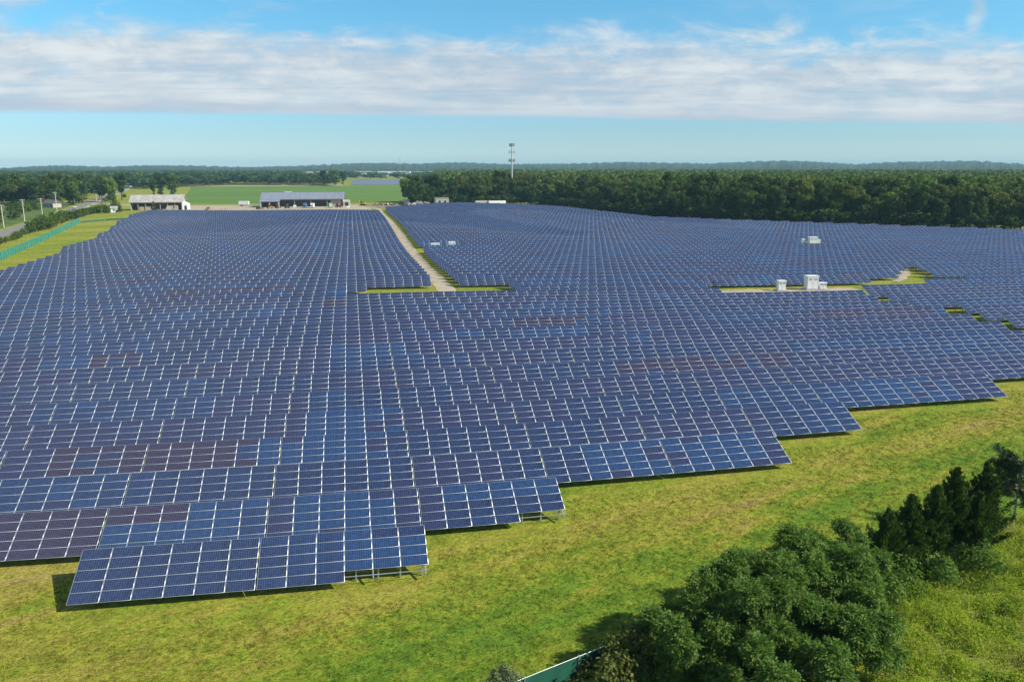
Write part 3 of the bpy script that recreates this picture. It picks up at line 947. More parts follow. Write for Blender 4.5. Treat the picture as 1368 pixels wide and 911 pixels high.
t = make_tree('rust_tinged_tree', 'rusty brown tinged tree among green trees beyond the road', 'tree', 140, 14.5, 5.2, 13, 30, 0.95, LEAF_RUST, loc=(-211.5, 586, 0), group=GL)
for (x, y, k, s_, lb) in [(-161, 788, 'dark', 0.88, 'dark round tree standing behind the pale-roofed barn, left of a pair'), (-150, 786, 'oak', 0.92, 'round green tree standing behind the pale-roofed barn, right of a pair'),
                          (-171, 800, 'dark', 0.6, 'small dark conical tree left of the pair behind the barn'),
                          (-20, 1225, 'dark', 1.05, 'big dark tree at the far edge of the green field'), (-4, 1222, 'oak', 1.1, 'tall oak at the right corner of the green field'),
                          (10, 1230, 'dark', 0.95, 'dark tree beside the tall oak at the field corner'), (-60, 1228, 'dark', 0.9, 'dark tree left of the big trees beyond the green field')]:
    place_tree(k, x, y, s_, rng.uniform(0, 6), lb, 'trees round the green field')


def shrub(name, label, x, y, h, rad, leaf, seed, group=None, per=60, size=0.34, z=None):
    rs = np.random.default_rng(seed)
    lob = [((rs.normal() * rad * 0.4, rs.normal() * rad * 0.4, h * (0.35 + 0.3 * rs.random())), (rad * (0.45 + .25 * rs.random()),) * 2 + (h * 0.36,)) for _ in range(6)]
    t = thing(name, label, 'shrub', (x, y, tz(x, y) if z is None else z), 0, group)
    m = MB()
    for c, r in lob[:4]: m.tube((0, 0, -0.1), c, 0.05, 0.02, 5)
    m.build('stem', BARK, t)
    V, F = crown_leaves(rs, lob, per, size, 0.6, 0.5); V[:, 2] = np.maximum(V[:, 2], 0.02)
    link('foliage', mesh_np('foliage', V, F, [leaf]), t)
    return t


HEDGE = [(-103, 245), (-107.8, 273), (-111.3, 296), (-117, 328), (-127.6, 377), (-135.0, 427), (-138, 463), (-138, 497), (-134, 512)]
d = 0; i = 0
sh = [shrub('hedge_shrub', 'mid green shrub of the rough hedge between road and green fence', 0, 0, 4.2, 2.6, LEAF_OAK, 401, 'shrubs along the road', 14, 0.8),
      shrub('hedge_shrub', 'dark green shrub of the rough hedge between road and green fence', 0, 0, 3.6, 2.4, LEAF_DARK, 402, 'shrubs along the road', 14, 0.8),
      shrub('hedge_shrub', 'light olive shrub of the rough hedge between road and green fence', 0, 0, 3.2, 2.2, LEAF_OLIVE, 403, 'shrubs along the road', 14, 0.8)]
KIDS = kids_of(); seen_s = set()
while True:
    q = along(HEDGE, d)
    if q is None: break
    (x, y), (tx, ty) = q
    for off_ in ((0,) if y < 340 else (0, -4.5)):
        p = rng.choices(sh, [4, 3, 2])[0]; o = p if p.name not in seen_s else copy_tree(p, KIDS); seen_s.add(p.name)
        xx, yy = x + ty * off_ * -1 + rng.uniform(-1, 1), y + rng.uniform(-1.2, 1.2)
        o.location = (xx, yy, tz(xx, yy)); o.rotation_euler = (0, 0, rng.uniform(0, 6)); s_ = rng.uniform(0.7, 1.15) * (0.8 if y < 330 else 1.15); o.scale = (s_, s_, s_)
    d += rng.uniform(4.0, 6.0)
# scrub between the road and the trees on the far left
d = 0
for (x, y) in [(-150 - (i % 23) * 1.6 - rng.uniform(0, 30), 372 + (i % 23) * 8.2 + rng.uniform(-3, 3)) for i in range(46)]:
    p = rng.choices(sh, [3, 2, 2])[0]; o = copy_tree(p, KIDS)
    o.location = (x, y, tz(x, y)); o.rotation_euler = (0, 0, rng.uniform(0, 6)); s_ = rng.uniform(0.9, 1.5); o.scale = (s_, s_, s_)
    tn = {LEAF_OAK.name: 'mid green', LEAF_DARK.name: 'dark green', LEAF_OLIVE.name: 'light olive'}
    c_ = [q for q in o.children if q.name.startswith('foliage')][0].data.materials[0].name
    o['label'] = tn[c_] + ' shrub in the scrub between the poles and the roadside trees'; o['group'] = 'scrub shrubs beyond the road'


def arbor(label, x, y, h, rad, seed, leaf=LEAF_DARK, per=26, size=0.6):
    rs = np.random.default_rng(seed); n_ = 9
    lob = [((rs.normal() * .15, rs.normal() * .15, h * (0.1 + 0.82 * i / (n_ - 1))), (rad * (1 - 0.75 * (i / (n_ - 1)) ** 1.6),) * 2 + (h * 0.10,)) for i in range(n_)]
    t = thing('arborvitae', label, 'tree', (x, y, tz(x, y)), 0, 'upright evergreens by the barns')
    MB().tube((0, 0, -0.2), (0, 0, h * 0.9), 0.16, 0.05).build('trunk', BARK, t)
    V, F = crown_leaves(rs, lob, per, size, 0.6, 0.6); link('crown', mesh_np('crown', V, F, [leaf]), t)


arbor('upright dark evergreen left of the barn, left one of two', -127, 478, 5.6, 2.3, 1)
arbor('upright dark evergreen touching the left corner of the pale-roofed barn', -121.5, 486, 6.2, 2.0, 2)
arbor('narrow dark evergreen in front of the pale-roofed barn', -99.5, 478, 6.6, 2.2, 3)
arbor('dark purple-green evergreen beside the road bend', -133, 520, 8.5, 3.2, 4, LEAF_DARK)
shrub('shrub', 'small dark shrub at the left end of the service path', 99, 114.5, 1.9, 1.4, LEAF_DARK, 431)
shrub('shrub', 'rounded dark shrub in front of the farmyard rubble', 55, 534, 4.2, 3.4, LEAF_DARK, 432, None, 14, 0.8)

# --- near trees at the lower right
GN = 'leafy trees by the mesh fence'


def near_tree(label, x, y, h, rad, seed, n=26):
    rs = np.random.default_rng(seed)
    lobes = []
    for i in range(n):
        t = rs.random(); a = rs.random() * 6.283; rr = rad * (0.30 + 0.62 * math.sqrt(rs.random())) * (1 - 0.55 * max(0, t - 0.35))
        r0 = rad * (0.17 + 0.13 * rs.random())
        lobes.append(((rr * math.cos(a), rr * math.sin(a), h * (0.22 + 0.68 * t)), (r0, r0, r0 * 0.72)))
    lobes.append(((0, 0, h * 0.42), (rad * 0.42, rad * 0.42, h * 0.22)))
    t = thing('leafy_tree', label, 'tree', (x, y, tz(x, y)), 0, GN)
    trunk_mb(rs, h, 0.16, lobes, 12).build('trunk', BARK, t)
    # sprigs of paired leaflets on every lobe
    Vs, Fs, o = [], [], 0
    for (c, r) in lobes:
        k = int(150 * np.mean(r) ** 1.6) + 30
        dd = unit(rs.normal(size=(k, 3)) + np.array([0, 0, 0.25])); C = np.array(c) + dd * (0.72 + 0.34 * rs.random((k, 1))) * np.array(r)
        out = unit(dd + rs.normal(size=(k, 3)) * 0.45 + np.array([0, 0, -0.15]))
        side = unit(np.cross(out, np.array([0, 0, 1.0]) + rs.normal(size=(k, 3)) * 0.25)); up = np.cross(side, out)
        ln = 0.42 + 0.25 * rs.random(k)
        for j in range(5):
            f_ = (j / 4.0 - 0.5)
            for sgn in (-1, 1):
                if j == 4 and sgn < 0: continue
                Cc = C + out * (ln * f_)[:, None] + side * (sgn * 0.10 if j < 4 else 0) - up * (0.10 * (f_ + .5) ** 2)
                D = unit(out * (0.55 if j < 4 else 1.0) + side * sgn * (0.8 if j < 4 else 0) + rs.normal(size=(k, 3)) * 0.18 - up * 0.25)
                V, F = leaf_quads(Cc, D, unit(up + rs.normal(size=(k, 3)) * 0.3), 0.21 + 0.07 * rs.random(k), 0.085 + 0.03 * rs.random(k), rs, 0.12)
                Vs.append(V); Fs.append(F + o); o += len(V)
    link('crown', mesh_np('crown', np.concatenate(Vs), np.concatenate(Fs), [LEAF_NEAR]), t)
    return t


near_tree('largest leafy green tree, in the middle of the fence-side group', 42.2, -12.6, 6.0, 4.5, 501, 38)
near_tree('leafy tree next to the cedars on the right of the leafy group', 48.0, -9.8, 5.8, 3.9, 502, 32)
near_tree('low leafy tree at the left end of the leafy group', 37.2, -13.6, 4.8, 3.3, 503, 24)
near_tree('leafy tree cut by the bottom picture edge, nearest the viewer', 41.0, -18.2, 5.2, 3.6, 504, 26)
near_tree('leafy tree between the bottom edge and the bright meadow', 47.2, -14.8, 5.0, 3.1, 505, 22)
near_tree('small leafy sapling against the leftmost cedar', 52.4, -7.8, 5.6, 2.3, 506, 18)

GC = 'cedars beside the meadow'
GS = 'leafy shrubs at the foot of the cedars'
shrub('leafy_shrub', 'leafy shrub joining the leafy trees to the first dark cedar', 54.2, -8.9, 3.2, 2.0, LEAF_NEAR, 721, GS, 260, 0.22)
shrub('leafy_shrub', 'leafy shrub at the foot of the middle cedars, by the meadow', 58.6, -7.6, 2.8, 1.9, LEAF_NEAR, 722, GS, 260, 0.22)
shrub('leafy_shrub', 'low leafy shrub at the foot of the rightmost cedar', 63.4, -6.2, 2.4, 1.8, LEAF_NEAR, 723, GS, 260, 0.22)


def cedar(label, x, y, h, rad, seed):
    rs = np.random.default_rng(seed); t = thing('cedar_tree', label, 'tree', (x, y, tz(x, y)), 0, GC)
    m = MB(); m.tube((0, 0, -0.2), (0, 0, h * 0.95), 0.14, 0.02, 8)
    Vs, Fs, o = [], [], 0
    nb = int(h * 25)
    for i in range(nb):
        tt = (i + rs.random()) / nb; z = h * (0.03 + 0.93 * tt); a = rs.random() * 6.283
        L_ = rad * ((1 - tt) ** 0.85) * (0.35 + 0.85 * rs.random() ** 1.4) + 0.10
        d = np.array([math.cos(a), math.sin(a), 0.50 + 0.9 * tt]); d /= np.linalg.norm(d)
        p0 = np.array([0, 0, z])
        if i % 3 == 0: m.tube(p0, p0 + d * L_ * 0.8, 0.03, 0.008, 4, cap=False)
        k = int(16 + L_ * 62)
        s_ = rs.random(k) ** 0.6
        C = p0 + d * (L_ * s_)[:, None] + rs.normal(size=(k, 3)) * (0.03 + 0.10 * L_ * (1 - s_[:, None] * 0.75)) + np.array([0, 0, 1]) * (s_ ** 2 * L_ * 0.22)[:, None]
        D = unit(d + rs.normal(size=(k, 3)) * 0.45 + np.array([0, 0, 0.35]))
        V, F = leaf_quads(C, D, unit(rs.normal(size=(k, 3)) + d * 0.3 + np.array([0, 0, .4])), 0.20 + 0.14 * rs.random(k), 0.07 + 0.04 * rs.random(k), rs, 0.05)
        Vs.append(V); Fs.append(F + o); o += len(V)
    m.build('trunk', BARK, t)
    link('crown', mesh_np('crown', np.concatenate(Vs), np.concatenate(Fs), [LEAF_CEDAR]), t)


cedar('low dark cedar between the leafy trees and the taller cedars', 55.2, -6.6, 5.9, 2.5, 601)
cedar('dark cedar second from the leafy trees, with a blunt top', 57.6, -5.8, 6.4, 2.6, 602)
cedar('bushy dark cedar in the middle of the cedar clump', 60.0, -5.4, 6.7, 2.6, 603)
cedar('tallest dark pointed cedar of the clump', 62.4, -4.3, 7.4, 2.7, 604)
cedar('dark pointed cedar at the right end of the cedar clump', 65.8, -3.4, 7.1, 2.8, 605)
cedar('short dark cedar filling the gap before the rightmost cedar', 64.2, -4.8, 5.4, 2.4, 606)


def pine(label, x, y, h, seed):
    rs = np.random.default_rng(seed); t = thing('young_pine_tree', label, 'tree', (x, y, tz(x, y)), 0, None)
    m = MB(); m.tube((0, 0, -0.2), (0.1, 0, h * 0.55), 0.10, 0.07, 8); m.tube((0.1, 0, h * 0.55), (0, 0.05, h * 0.97), 0.07, 0.02, 8)
    Vs, Fs, o = [], [], 0
    for i in range(46):
        tt = 0.30 + 0.62 * rs.random(); z = h * tt; a = rs.random() * 6.283; L_ = (0.5 + 1.5 * (1 - abs(tt - 0.65) * 1.6)) * (0.6 + 0.6 * rs.random())
        d = np.array([math.cos(a), math.sin(a), 0.25 + 0.3 * rs.random()]); p0 = np.array([0.05, 0, z]); p1 = p0 + d * L_
        m.tube(p0, p1, 0.04, 0.012, 5, cap=False)
        for q in (0.55, 0.8, 1.0):
            k = 70; C0 = p0 + d * L_ * q; dd = unit(rs.normal(size=(k, 3)) + np.array([0, 0, .3])); C = C0 + dd * 0.2 * (0.6 + rs.random((k, 1))) + rs.normal(size=(k, 3)) * 0.08
            V, F = leaf_quads(C, dd, unit(rs.normal(size=(k, 3))), 0.30 + 0.1 * rs.random(k), 0.05 + 0.03 * rs.random(k), rs)
            Vs.append(V); Fs.append(F + o); o += len(V)
    m.build('trunk', PALEBARK, t)
    link('crown', mesh_np('crown', np.concatenate(Vs), np.concatenate(Fs), [LEAF_PINE]), t)


pine('young pine with a pale bare trunk at the right picture edge', 70.6, -1.6, 6.6, 701)
shrub('fence_shrub', 'pale grey-green shrub at the left end of the near fence', 26.6, -14.2, 2.7, 1.5, LEAF_GREY, 711, 'shrubs in front of the near fence', 420, 0.2)
shrub('fence_shrub', 'feathery olive shrub covering the foot of the near fence', 31.4, -14.6, 2.3, 1.5, LEAF_FEATH, 712, 'shrubs in front of the near fence', 420, 0.22)
shrub('fence_shrub', 'tall feathery olive shrub between the near fence and leafy trees', 33.2, -14.0, 3.3, 1.6, LEAF_FEATH, 713, 'shrubs in front of the near fence', 420, 0.24)
shrub('fence_shrub', 'broad feathery olive shrub right of the visible fence end', 34.6, -12.9, 3.3, 1.5, LEAF_FEATH, 715, 'shrubs in front of the near fence', 420, 0.24)
shrub('fence_shrub', 'low grey-green shrub at the very bottom, below the near fence', 29.4, -17.8, 1.8, 1.5, LEAF_GREY, 714, 'shrubs in front of the near fence', 420, 0.2)

# --- tall meadow growth beyond the fence (uncountable)
def meadow():
    rs = np.random.default_rng(42); Vs, Fs, o = [], [], 0
    n_ = 0
    for _ in range(17000):
        x = rs.uniform(46, 104); y = rs.uniform(-34, 12)
        line = -19.2 + (x - 20) * 0.37
        if y > line - 0.8: continue
        hum = 0.5 + 0.5 * math.sin(x * 0.9 + 1.7 * math.sin(y * 0.7)) * math.sin(y * 1.1 + x * 0.3)
        if rs.random() > 0.45 + 0.55 * hum: continue
        z = tz(x, y); k = 12; hgt = (0.22 + 0.72 * hum) * (0.7 + 0.6 * rs.random())
        D = unit(rs.normal(size=(k, 3)) * np.array([.55, .55, .15]) + np.array([-0.15, 0.1, 0.85]))
        L_ = hgt * (0.6 + 0.5 * rs.random(k)); C = np.array([x, y, z]) + rs.normal(size=(k, 3)) * np.array([.22, .22, 0]) + D * (L_ * 0.5)[:, None]
        V, F = leaf_quads(C, D, unit(rs.normal(size=(k, 3))), L_, 0.03 + 0.04 * rs.random(k), rs, 0.25)
        Vs.append(V); Fs.append(F + o); o += len(V)
        k = 22
        C = np.array([x, y, z + hgt * 0.75]) + rs.normal(size=(k, 3)) * np.array([.28, .28, .16]); C[:, 2] = np.maximum(C[:, 2], z + .05)
        V, F = leaf_quads(C, rs.normal(size=(k, 3)), unit(rs.normal(size=(k, 3)) + np.array([0, 0, 1.2])), 0.10 + .10 * rs.random(k), 0.05 + .05 * rs.random(k), rs, .1)
        Vs.append(V); Fs.append(F + o); o += len(V)
    nbl = o // 4
    for _ in range(230):
        x = rs.uniform(46, 104); y = rs.uniform(-34, 12)
        if y > -19.2 + (x - 20) * 0.37 - 1.5: continue
        r = rs.uniform(0.5, 1.5); h = r * rs.uniform(0.5, 0.9); k = int(260 * r * r) + 60
        dd = unit(rs.normal(size=(k, 3)) + np.array([0, 0, .5])); dd[:, 2] = np.abs(dd[:, 2])
        C = np.array([x, y, tz(x, y)]) + dd * np.array([r, r, h]) * (0.6 + 0.45 * rs.random((k, 1))) * (0.8 + 0.3 * np.sin(dd[:, :1] * 5 + dd[:, 1:2] * 4))
        V, F = leaf_quads(C, unit(rs.normal(size=(k, 3)) + dd), unit(dd + rs.normal(size=(k, 3)) * .6), 0.14 + .12 * rs.random(k), 0.05 + .05 * rs.random(k), rs, .15)
        Vs.append(V); Fs.append(F + o); o += len(V)
    mi = np.zeros(o // 4, int); mi[nbl:] = np.repeat(rs.integers(1, 3, 4000), 400)[:len(mi) - nbl]
    tag(link('grass', mesh_np('grass', np.concatenate(Vs), np.concatenate(Fs), [LEAF_MEAD, LEAF_WEED, LEAF_LIME], mi)), 'tall yellow-green meadow grass and weeds beyond the fence', 'grass', None, 'stuff')


meadow()

def tufts():
    rs = np.random.default_rng(77); k = 10; n_ = 21000
    x = rs.uniform(-30, 110, n_ * 3); y = rs.uniform(-24, 30, n_ * 3)
    edge = np.interp(x, [-60, -1, 0, 24, 25, 36, 37, 60, 61, 72, 73, 96, 97, 120], [5, 5, -1.6, -1.6, 5, 5, 11.5, 11.5, 18.2, 18.2, 24.8, 24.8, 31, 31])
    fence_y = -22.2 + (x - 8) * 0.395
    ok = (y < edge - 0.3) & (y > fence_y - 1.0)
    x, y = x[ok][:n_], y[ok][:n_]
    z = terr(x, y)
    X = np.repeat(x, k) + rs.normal(size=len(x) * k) * 0.10; Y = np.repeat(y, k) + rs.normal(size=len(x) * k) * 0.10; Z = np.repeat(z, k)
    L_ = 0.07 + 0.10 * rs.random(len(X)) * np.repeat(0.5 + rs.random(len(x)), k)
    D = unit(rs.normal(size=(len(X), 3)) * np.array([.7, .7, .1]) + np.array([0, 0, .8]))
    C = np.stack([X, Y, Z], -1) + D * (L_ * 0.5)[:, None]
    V, F = leaf_quads(C, D, unit(rs.normal(size=(len(X), 3))), L_, 0.018 + 0.022 * rs.random(len(X)), rs, .2)
    tag(link('grass', mesh_np('grass', V, F, [LAWN])), 'short tufts of mown grass on the lawn before the panels', 'grass', None, 'stuff')


tufts()

# ---------------------------------------------------------------- fences
def mesh_screen_mat(name, col):
    m, n, l, b = mat(name)
    tc = n.new('ShaderNodeTexCoord')
    f = noise(n, l, tc.outputs['Object'], 0.6, 6, 0.6)
    l.new(mixc(n, l, smooth(n, l, f, .3, .7), tuple(c * .75 for c in col), tuple(c * 1.2 for c in col)), b.inputs['Base Color'])
    b.inputs['Roughness'].default_value = 0.7
    wv = n.new('ShaderNodeTexNoise'); wv.inputs['Scale'].default_value = 1.1; l.new(tc.outputs['Object'], wv.inputs['Vector'])
    bp = n.new('ShaderNodeBump'); bp.inputs['Strength'].default_value = 0.6; bp.inputs['Distance'].default_value = 0.1
    l.new(wv.outputs[0], bp.inputs['Height']); l.new(bp.outputs[0], b.inputs['Normal'])
    return m


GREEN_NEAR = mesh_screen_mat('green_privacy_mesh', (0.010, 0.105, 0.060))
GREEN_FAR = mesh_screen_mat('bright_green_mesh', (0.020, 0.230, 0.130))  # brighter green cloth for the long left fence


def fence(label, pts, h, m, spacing, post_r):
    t = thing('mesh_fence', label, 'fence', (pts[0][0], pts[0][1], 0))
    ox, oy = pts[0]
    scr, rail = MB(), MB(); S_ = []
    for a, b in zip(pts[:-1], pts[1:]):
        ln = math.hypot(b[0] - a[0], b[1] - a[1]); k = max(1, round(ln / spacing))
        for i in range(k): S_.append((a[0] + (b[0] - a[0]) * i / k, a[1] + (b[1] - a[1]) * i / k))
    S_.append(pts[-1])
    for i, (x, y) in enumerate(S_):
        z = tz(x, y); p = MB(); p.tube((x - ox, y - oy, z - 0.4), (x - ox, y - oy, z + h + 0.06), post_r, n=8)
        p.tube((x - ox, y - oy, z + h + 0.06), (x - ox, y - oy, z + h + 0.12), post_r * 1.3, post_r * 0.4, 8)
        if i < 100: p.build('post', STEEL, t)
        if i + 1 < len(S_):
            x2, y2 = S_[i + 1]; z2 = tz(x2, y2)
            d = Vector((x2 - x, y2 - y, 0)).normalized(); nn = Vector((-d.y, d.x, 0)) * (post_r + 0.012)
            A, B = Vector((x - ox, y - oy, z)), Vector((x2 - ox, y2 - oy, z2))
            # cloth with sag between the posts
            K = 6; P = []
            for sgn in (0.0, 0.012):
                for j in range(K + 1):
                    q = A.lerp(B, j / K); sag = 0.05 * math.sin(math.pi * j / K); bl = nn * (1 + sgn * 40 * math.sin(math.pi * j / K)) + nn.normalized() * sgn
                    P += [q + bl + Vector((0, 0, 0.05)), q + bl * 1.02 + Vector((0, 0, h - 0.05 - sag))]
            st = 2 * (K + 1); F = []
            for j in range(K):
                F += [(2 * j, 2 * j + 2, 2 * j + 3, 2 * j + 1), (st + 2 * j + 1, st + 2 * j + 3, st + 2 * j + 2, st + 2 * j), (2 * j + 1, 2 * j + 3, st + 2 * j + 3, st + 2 * j + 1)]
            scr.add(P, F)
            rail.tube(A + Vector((0, 0, h)), B + Vector((0, 0, h)), post_r * 0.5, n=6)
    scr.build('mesh_screen', m, t); rail.build('top_rail', STEEL, t)


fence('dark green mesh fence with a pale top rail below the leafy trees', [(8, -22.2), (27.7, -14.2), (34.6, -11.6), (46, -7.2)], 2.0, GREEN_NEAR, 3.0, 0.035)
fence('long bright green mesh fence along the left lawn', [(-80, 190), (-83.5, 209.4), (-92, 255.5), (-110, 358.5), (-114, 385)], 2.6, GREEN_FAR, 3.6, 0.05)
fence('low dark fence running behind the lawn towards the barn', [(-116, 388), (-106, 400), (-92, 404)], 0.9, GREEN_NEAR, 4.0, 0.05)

# ---------------------------------------------------------------- utility poles
def utility_pole(label, x, y, h, rz=0.3, lamp=False, group='utility poles along the road'):
    t = thing('utility_pole', label, 'utility pole', (x, y, tz(x, y)), rz, group)
    MB().tube((0, 0, -0.5), (0, 0, h), 0.22, 0.15, 10).build('pole', POLEWOOD, t)
    c = MB().box((0, 0.2, h - 0.6), (2.6, 0.12, 0.14)).box((0, 0.2, h - 1.6), (1.8, 0.1, 0.12)).build('crossarm', POLEWOOD, t)
    for a in (-1.15, -0.45, 0.45, 1.15):
        MB().tube((a, 0.2, h - 0.53), (a, 0.2, h - 0.30), 0.06, 0.04, 6).build('insulator', WHITE, c)
    MB().tube((0.3, 0, h - 3.2), (0.3, 0, h - 2.2), 0.24, 0.24, 10).build('transformer', STEEL, t)


for (x, y, h, lb) in [(-139, 359.5, 10.5, 'pale wooden utility pole nearest the left picture edge'), (-143.6, 397.3, 12.0, 'pale wooden utility pole second from the left edge, leaning over the road'),
                      (-160, 470, 10.5, 'slim utility pole with crossarms, third from the left edge'), (-165.1, 510.5, 12.5, 'tallest pale utility pole in front of the big roadside trees'),
                      (-206, 660, 10.0, 'short pale pole against the dark roadside trees'), (-186, 668, 9.0, 'short thin pole beside the road bend'),
                      (-305, 1215, 15, 'far pole beside the road, leftmost of four'), (-317.6, 1287, 15, 'far pole beside the road, second of four'),
                      (-333, 1405, 16, 'far pole beside the road, third of four'), (-338, 1472, 17, 'far pole beside the road, rightmost of four')]:
    utility_pole(lb, x, y, h)

# ---------------------------------------------------------------- barns and houses
ROOF_PALE = simple('pale_metal_roof', (0.44, 0.41, 0.36), 0.55, 0.1, vary=0.2, scale=0.4)
ROOF_GREY = simple('grey_metal_roof', (0.27, 0.30, 0.35), 0.5, 0.2, vary=0.1, scale=0.4)
WALL_CREAM = simple('cream_siding', (0.46, 0.42, 0.35), 0.7, vary=0.08)
WALL_TAN = simple('tan_siding', (0.42, 0.33, 0.24), 0.7)
ROOF_DARK = simple('dark_shingles', (0.12, 0.11, 0.11), 0.85)


def open_barn(name, label, x, y, rz, Lx, D, eave, ridge, roofm, bays, annex=None):
    t = thing(name, label, 'barn', (x, y, tz(x, y)), rz)
    hx_, hd = Lx / 2, D / 2
    w = MB()
    w.box((0, hd - 0.15, eave / 2), (Lx, 0.3, eave))
    for s_ in (-1, 1): w.prism([(-hd, 0), (hd - 0.3, 0), (hd - 0.3, eave), (0, ridge - 0.15), (-hd, eave)], 'x', s_ * (hx_ - 0.15) - 0.15, s_ * (hx_ - 0.15) + 0.15)
    w.build('wall', WALL_CREAM, t)
    MB().box((0, 0.6, 0.03), (Lx - 0.7, D - 1.6, 0.06)).build('floor_slab', CONC, t)
    r = MB(); o_ = 0.9
    r.add([(-hx_ - o_, -hd - o_, eave - 0.35), (hx_ + o_, -hd - o_, eave - 0.35), (hx_ + o_, 0, ridge), (-hx_ - o_, 0, ridge), (-hx_ - o_, hd + o_, eave - 0.35), (hx_ + o_, hd + o_, eave - 0.35),
           (-hx_ - o_, -hd - o_, eave - 0.12), (hx_ + o_, -hd - o_, eave - 0.12), (hx_ + o_, 0, ridge + 0.25), (-hx_ - o_, 0, ridge + 0.25), (-hx_ - o_, hd + o_, eave - 0.12), (hx_ + o_, hd + o_, eave - 0.12)],
          [(3, 2, 1, 0), (4, 5, 2, 3), (6, 7, 8, 9), (9, 8, 11, 10), (0, 1, 7, 6), (5, 4, 10, 11), (1, 2, 8, 7), (2, 5, 11, 8), (4, 3, 9, 10), (3, 0, 6, 9)])
    ro = r.build('roof', roofm, t)
    sm = MB()
    k = int(Lx / 1.2)
    for i in range(k + 1):
        a = -hx_ - o_ + 0.1 + i * (Lx + 2 * o_ - 0.2) / k
        for sgn in (-1, 1):
            sl = math.atan2(ridge - eave + 0.37, hd + o_)
            sm.box((a, sgn * (hd + o_) / 2, (eave - 0.12 + ridge + 0.25) / 2 + 0.03), (0.06, math.hypot(hd + o_, ridge - eave + .37) - 0.05, 0.05), 0, Matrix.Rotation(-sgn * sl, 3, 'X'))
    sm.build('roof_ribs', roofm, ro)
    MB().box((0, 0, ridge + 0.30), (Lx + 1.8, 0.5, 0.12)).build('ridge_cap', roofm, ro)
    MB().box((0, -hd + 0.02, eave - 0.55), (Lx - 0.7, 0.3, 0.5)).build('header_beam', WALL_CREAM, t)
    for i in range(1, bays):
        a = -hx_ + i * Lx / bays
        MB().box((a, -hd + 0.05, (eave - 0.8) / 2), (0.3, 0.3, eave - 0.8)).build('post', WALL_CREAM, t)
    if annex: annex(t, hx_, hd, eave, ridge)
    return t


def annex_one(t, hx_, hd, eave, ridge):
    a = MB(); a.prism([(hx_ + 0.02, 0), (hx_ + 3.2, 0), (hx_ + 3.2, eave * 0.70), (hx_ + 0.02, eave * 0.95)], 'y', -hd * 0.7, hd * 0.4)
    s_ = a.build('lean_to', WHITE, t)
    MB().box((hx_ + 1.7, -hd * 0.7 - 0.05, 1.3), (1.4, 0.08, 2.6)).build('door', DARK, s_)
    b = MB(); b.box((-6, -hd + 0.6, 1.1), (9, 0.4, 2.2)); b.box((hx_ - 6, -hd + 0.6, 1.5), (7, 0.4, 3.0)); b.build('half_wall', WALL_TAN, t)


open_barn('open_barn', 'long open-fronted barn with a pale ribbed roof', -104.0, 512, R(2), 31, 16, 5.3, 9.4, ROOF_PALE, 7, annex_one)


def annex_two(t, hx_, hd, eave, ridge):
    a = MB(); a.prism([(-hd - 7.0, 0), (-hd - 0.4, 0), (-hd - 0.4, eave - 0.9), (-hd - 7.0, eave - 1.6)], 'x', -hx_, -hx_ + 0.3)
    a.build('side_wall', WALL_CREAM, t)
    MB().add([(-hx_ - .6, -hd - 7.6, eave - 1.7), (-hx_ + 13, -hd - 7.6, eave - 1.7), (-hx_ + 13, -hd - 0.9, eave - 0.5), (-hx_ - .6, -hd - 0.9, eave - 0.5),
              (-hx_ - .6, -hd - 7.6, eave - 1.5), (-hx_ + 13, -hd - 7.6, eave - 1.5), (-hx_ + 13, -hd - 0.9, eave - 0.3), (-hx_ - .6, -hd - 0.9, eave - 0.3)],
             [(3, 2, 1, 0), (4, 5, 6, 7), (0, 1, 5, 4), (1, 2, 6, 5), (2, 3, 7, 6), (3, 0, 4, 7)]).build('porch_roof', ROOF_GREY, t)
    for a_ in (-hx_ + 0.4, -hx_ + 6.3, -hx_ + 12.6): MB().box((a_, -hd - 7.2, (eave - 1.7) / 2), (0.3, 0.3, eave - 1.7)).build('post', WHITE, t)
    MB().box((hx_ - 5, -hd + 1.2, 2.3), (7.5, 0.4, 4.6)).build('inner_wall', WALL_TAN, t)
    d = MB().prism([(-hd - 0.4, 0), (hd * 0.3, 0), (hd * 0.3, eave * 0.75), (-hd - 0.4, eave * 0.6)], 'x', hx_ + 0.02, hx_ + 4.4).build('shed', WALL_CREAM, t)
    MB().box((hx_ + 2.4, -hd - 0.44, 1.5), (2.2, 0.08, 3.0)).build('door', DARK, d)
    MB().box((-hx_ + 17, hd * 0.35, ridge - 0.2), (5, 1.6, 1.7)).build('roof_vent', WHITE, t)


open_barn('machine_shed', 'wide open machine shed with a grey roof and dark bays', -13.5, 546, R(-2), 56, 20, 5.6, 9.6, ROOF_GREY, 5, annex_two)


def house(name, label, x, y, rz, lx, ly, h, rh, wall, roof, group=None, nwin=3, cat='house'):
    t = thing(name, label, cat, (x, y, tz(x, y)), rz, group)
    MB().box((0, 0, h / 2 - 0.1), (lx, ly, h + 0.2)).build('wall', wall, t)
    if rh > 0:
        MB().prism([(-ly / 2 - .4, h), (ly / 2 + .4, h), (0, h + rh)], 'x', -lx / 2 - .4, lx / 2 + .4).build('roof', roof, t)
    else:
        MB().box((0, 0, h + 0.12), (lx + .3, ly + .3, 0.24)).build('roof', roof, t)
    for i in range(nwin):
        a = -lx / 2 + (i + 0.7) * lx / (nwin + 0.4)
        MB().box((a, -ly / 2 - 0.03, h * 0.55), (lx / nwin * 0.3, 0.1, h * 0.36)).build('window', GLASSW, t)
    MB().box((lx * 0.42, -ly / 2 - 0.03, min(1.2, h * .3)), (1.3 if lx < 40 else 5, 0.1, min(2.4, h * .6))).build('door', DARK, t)
    return t


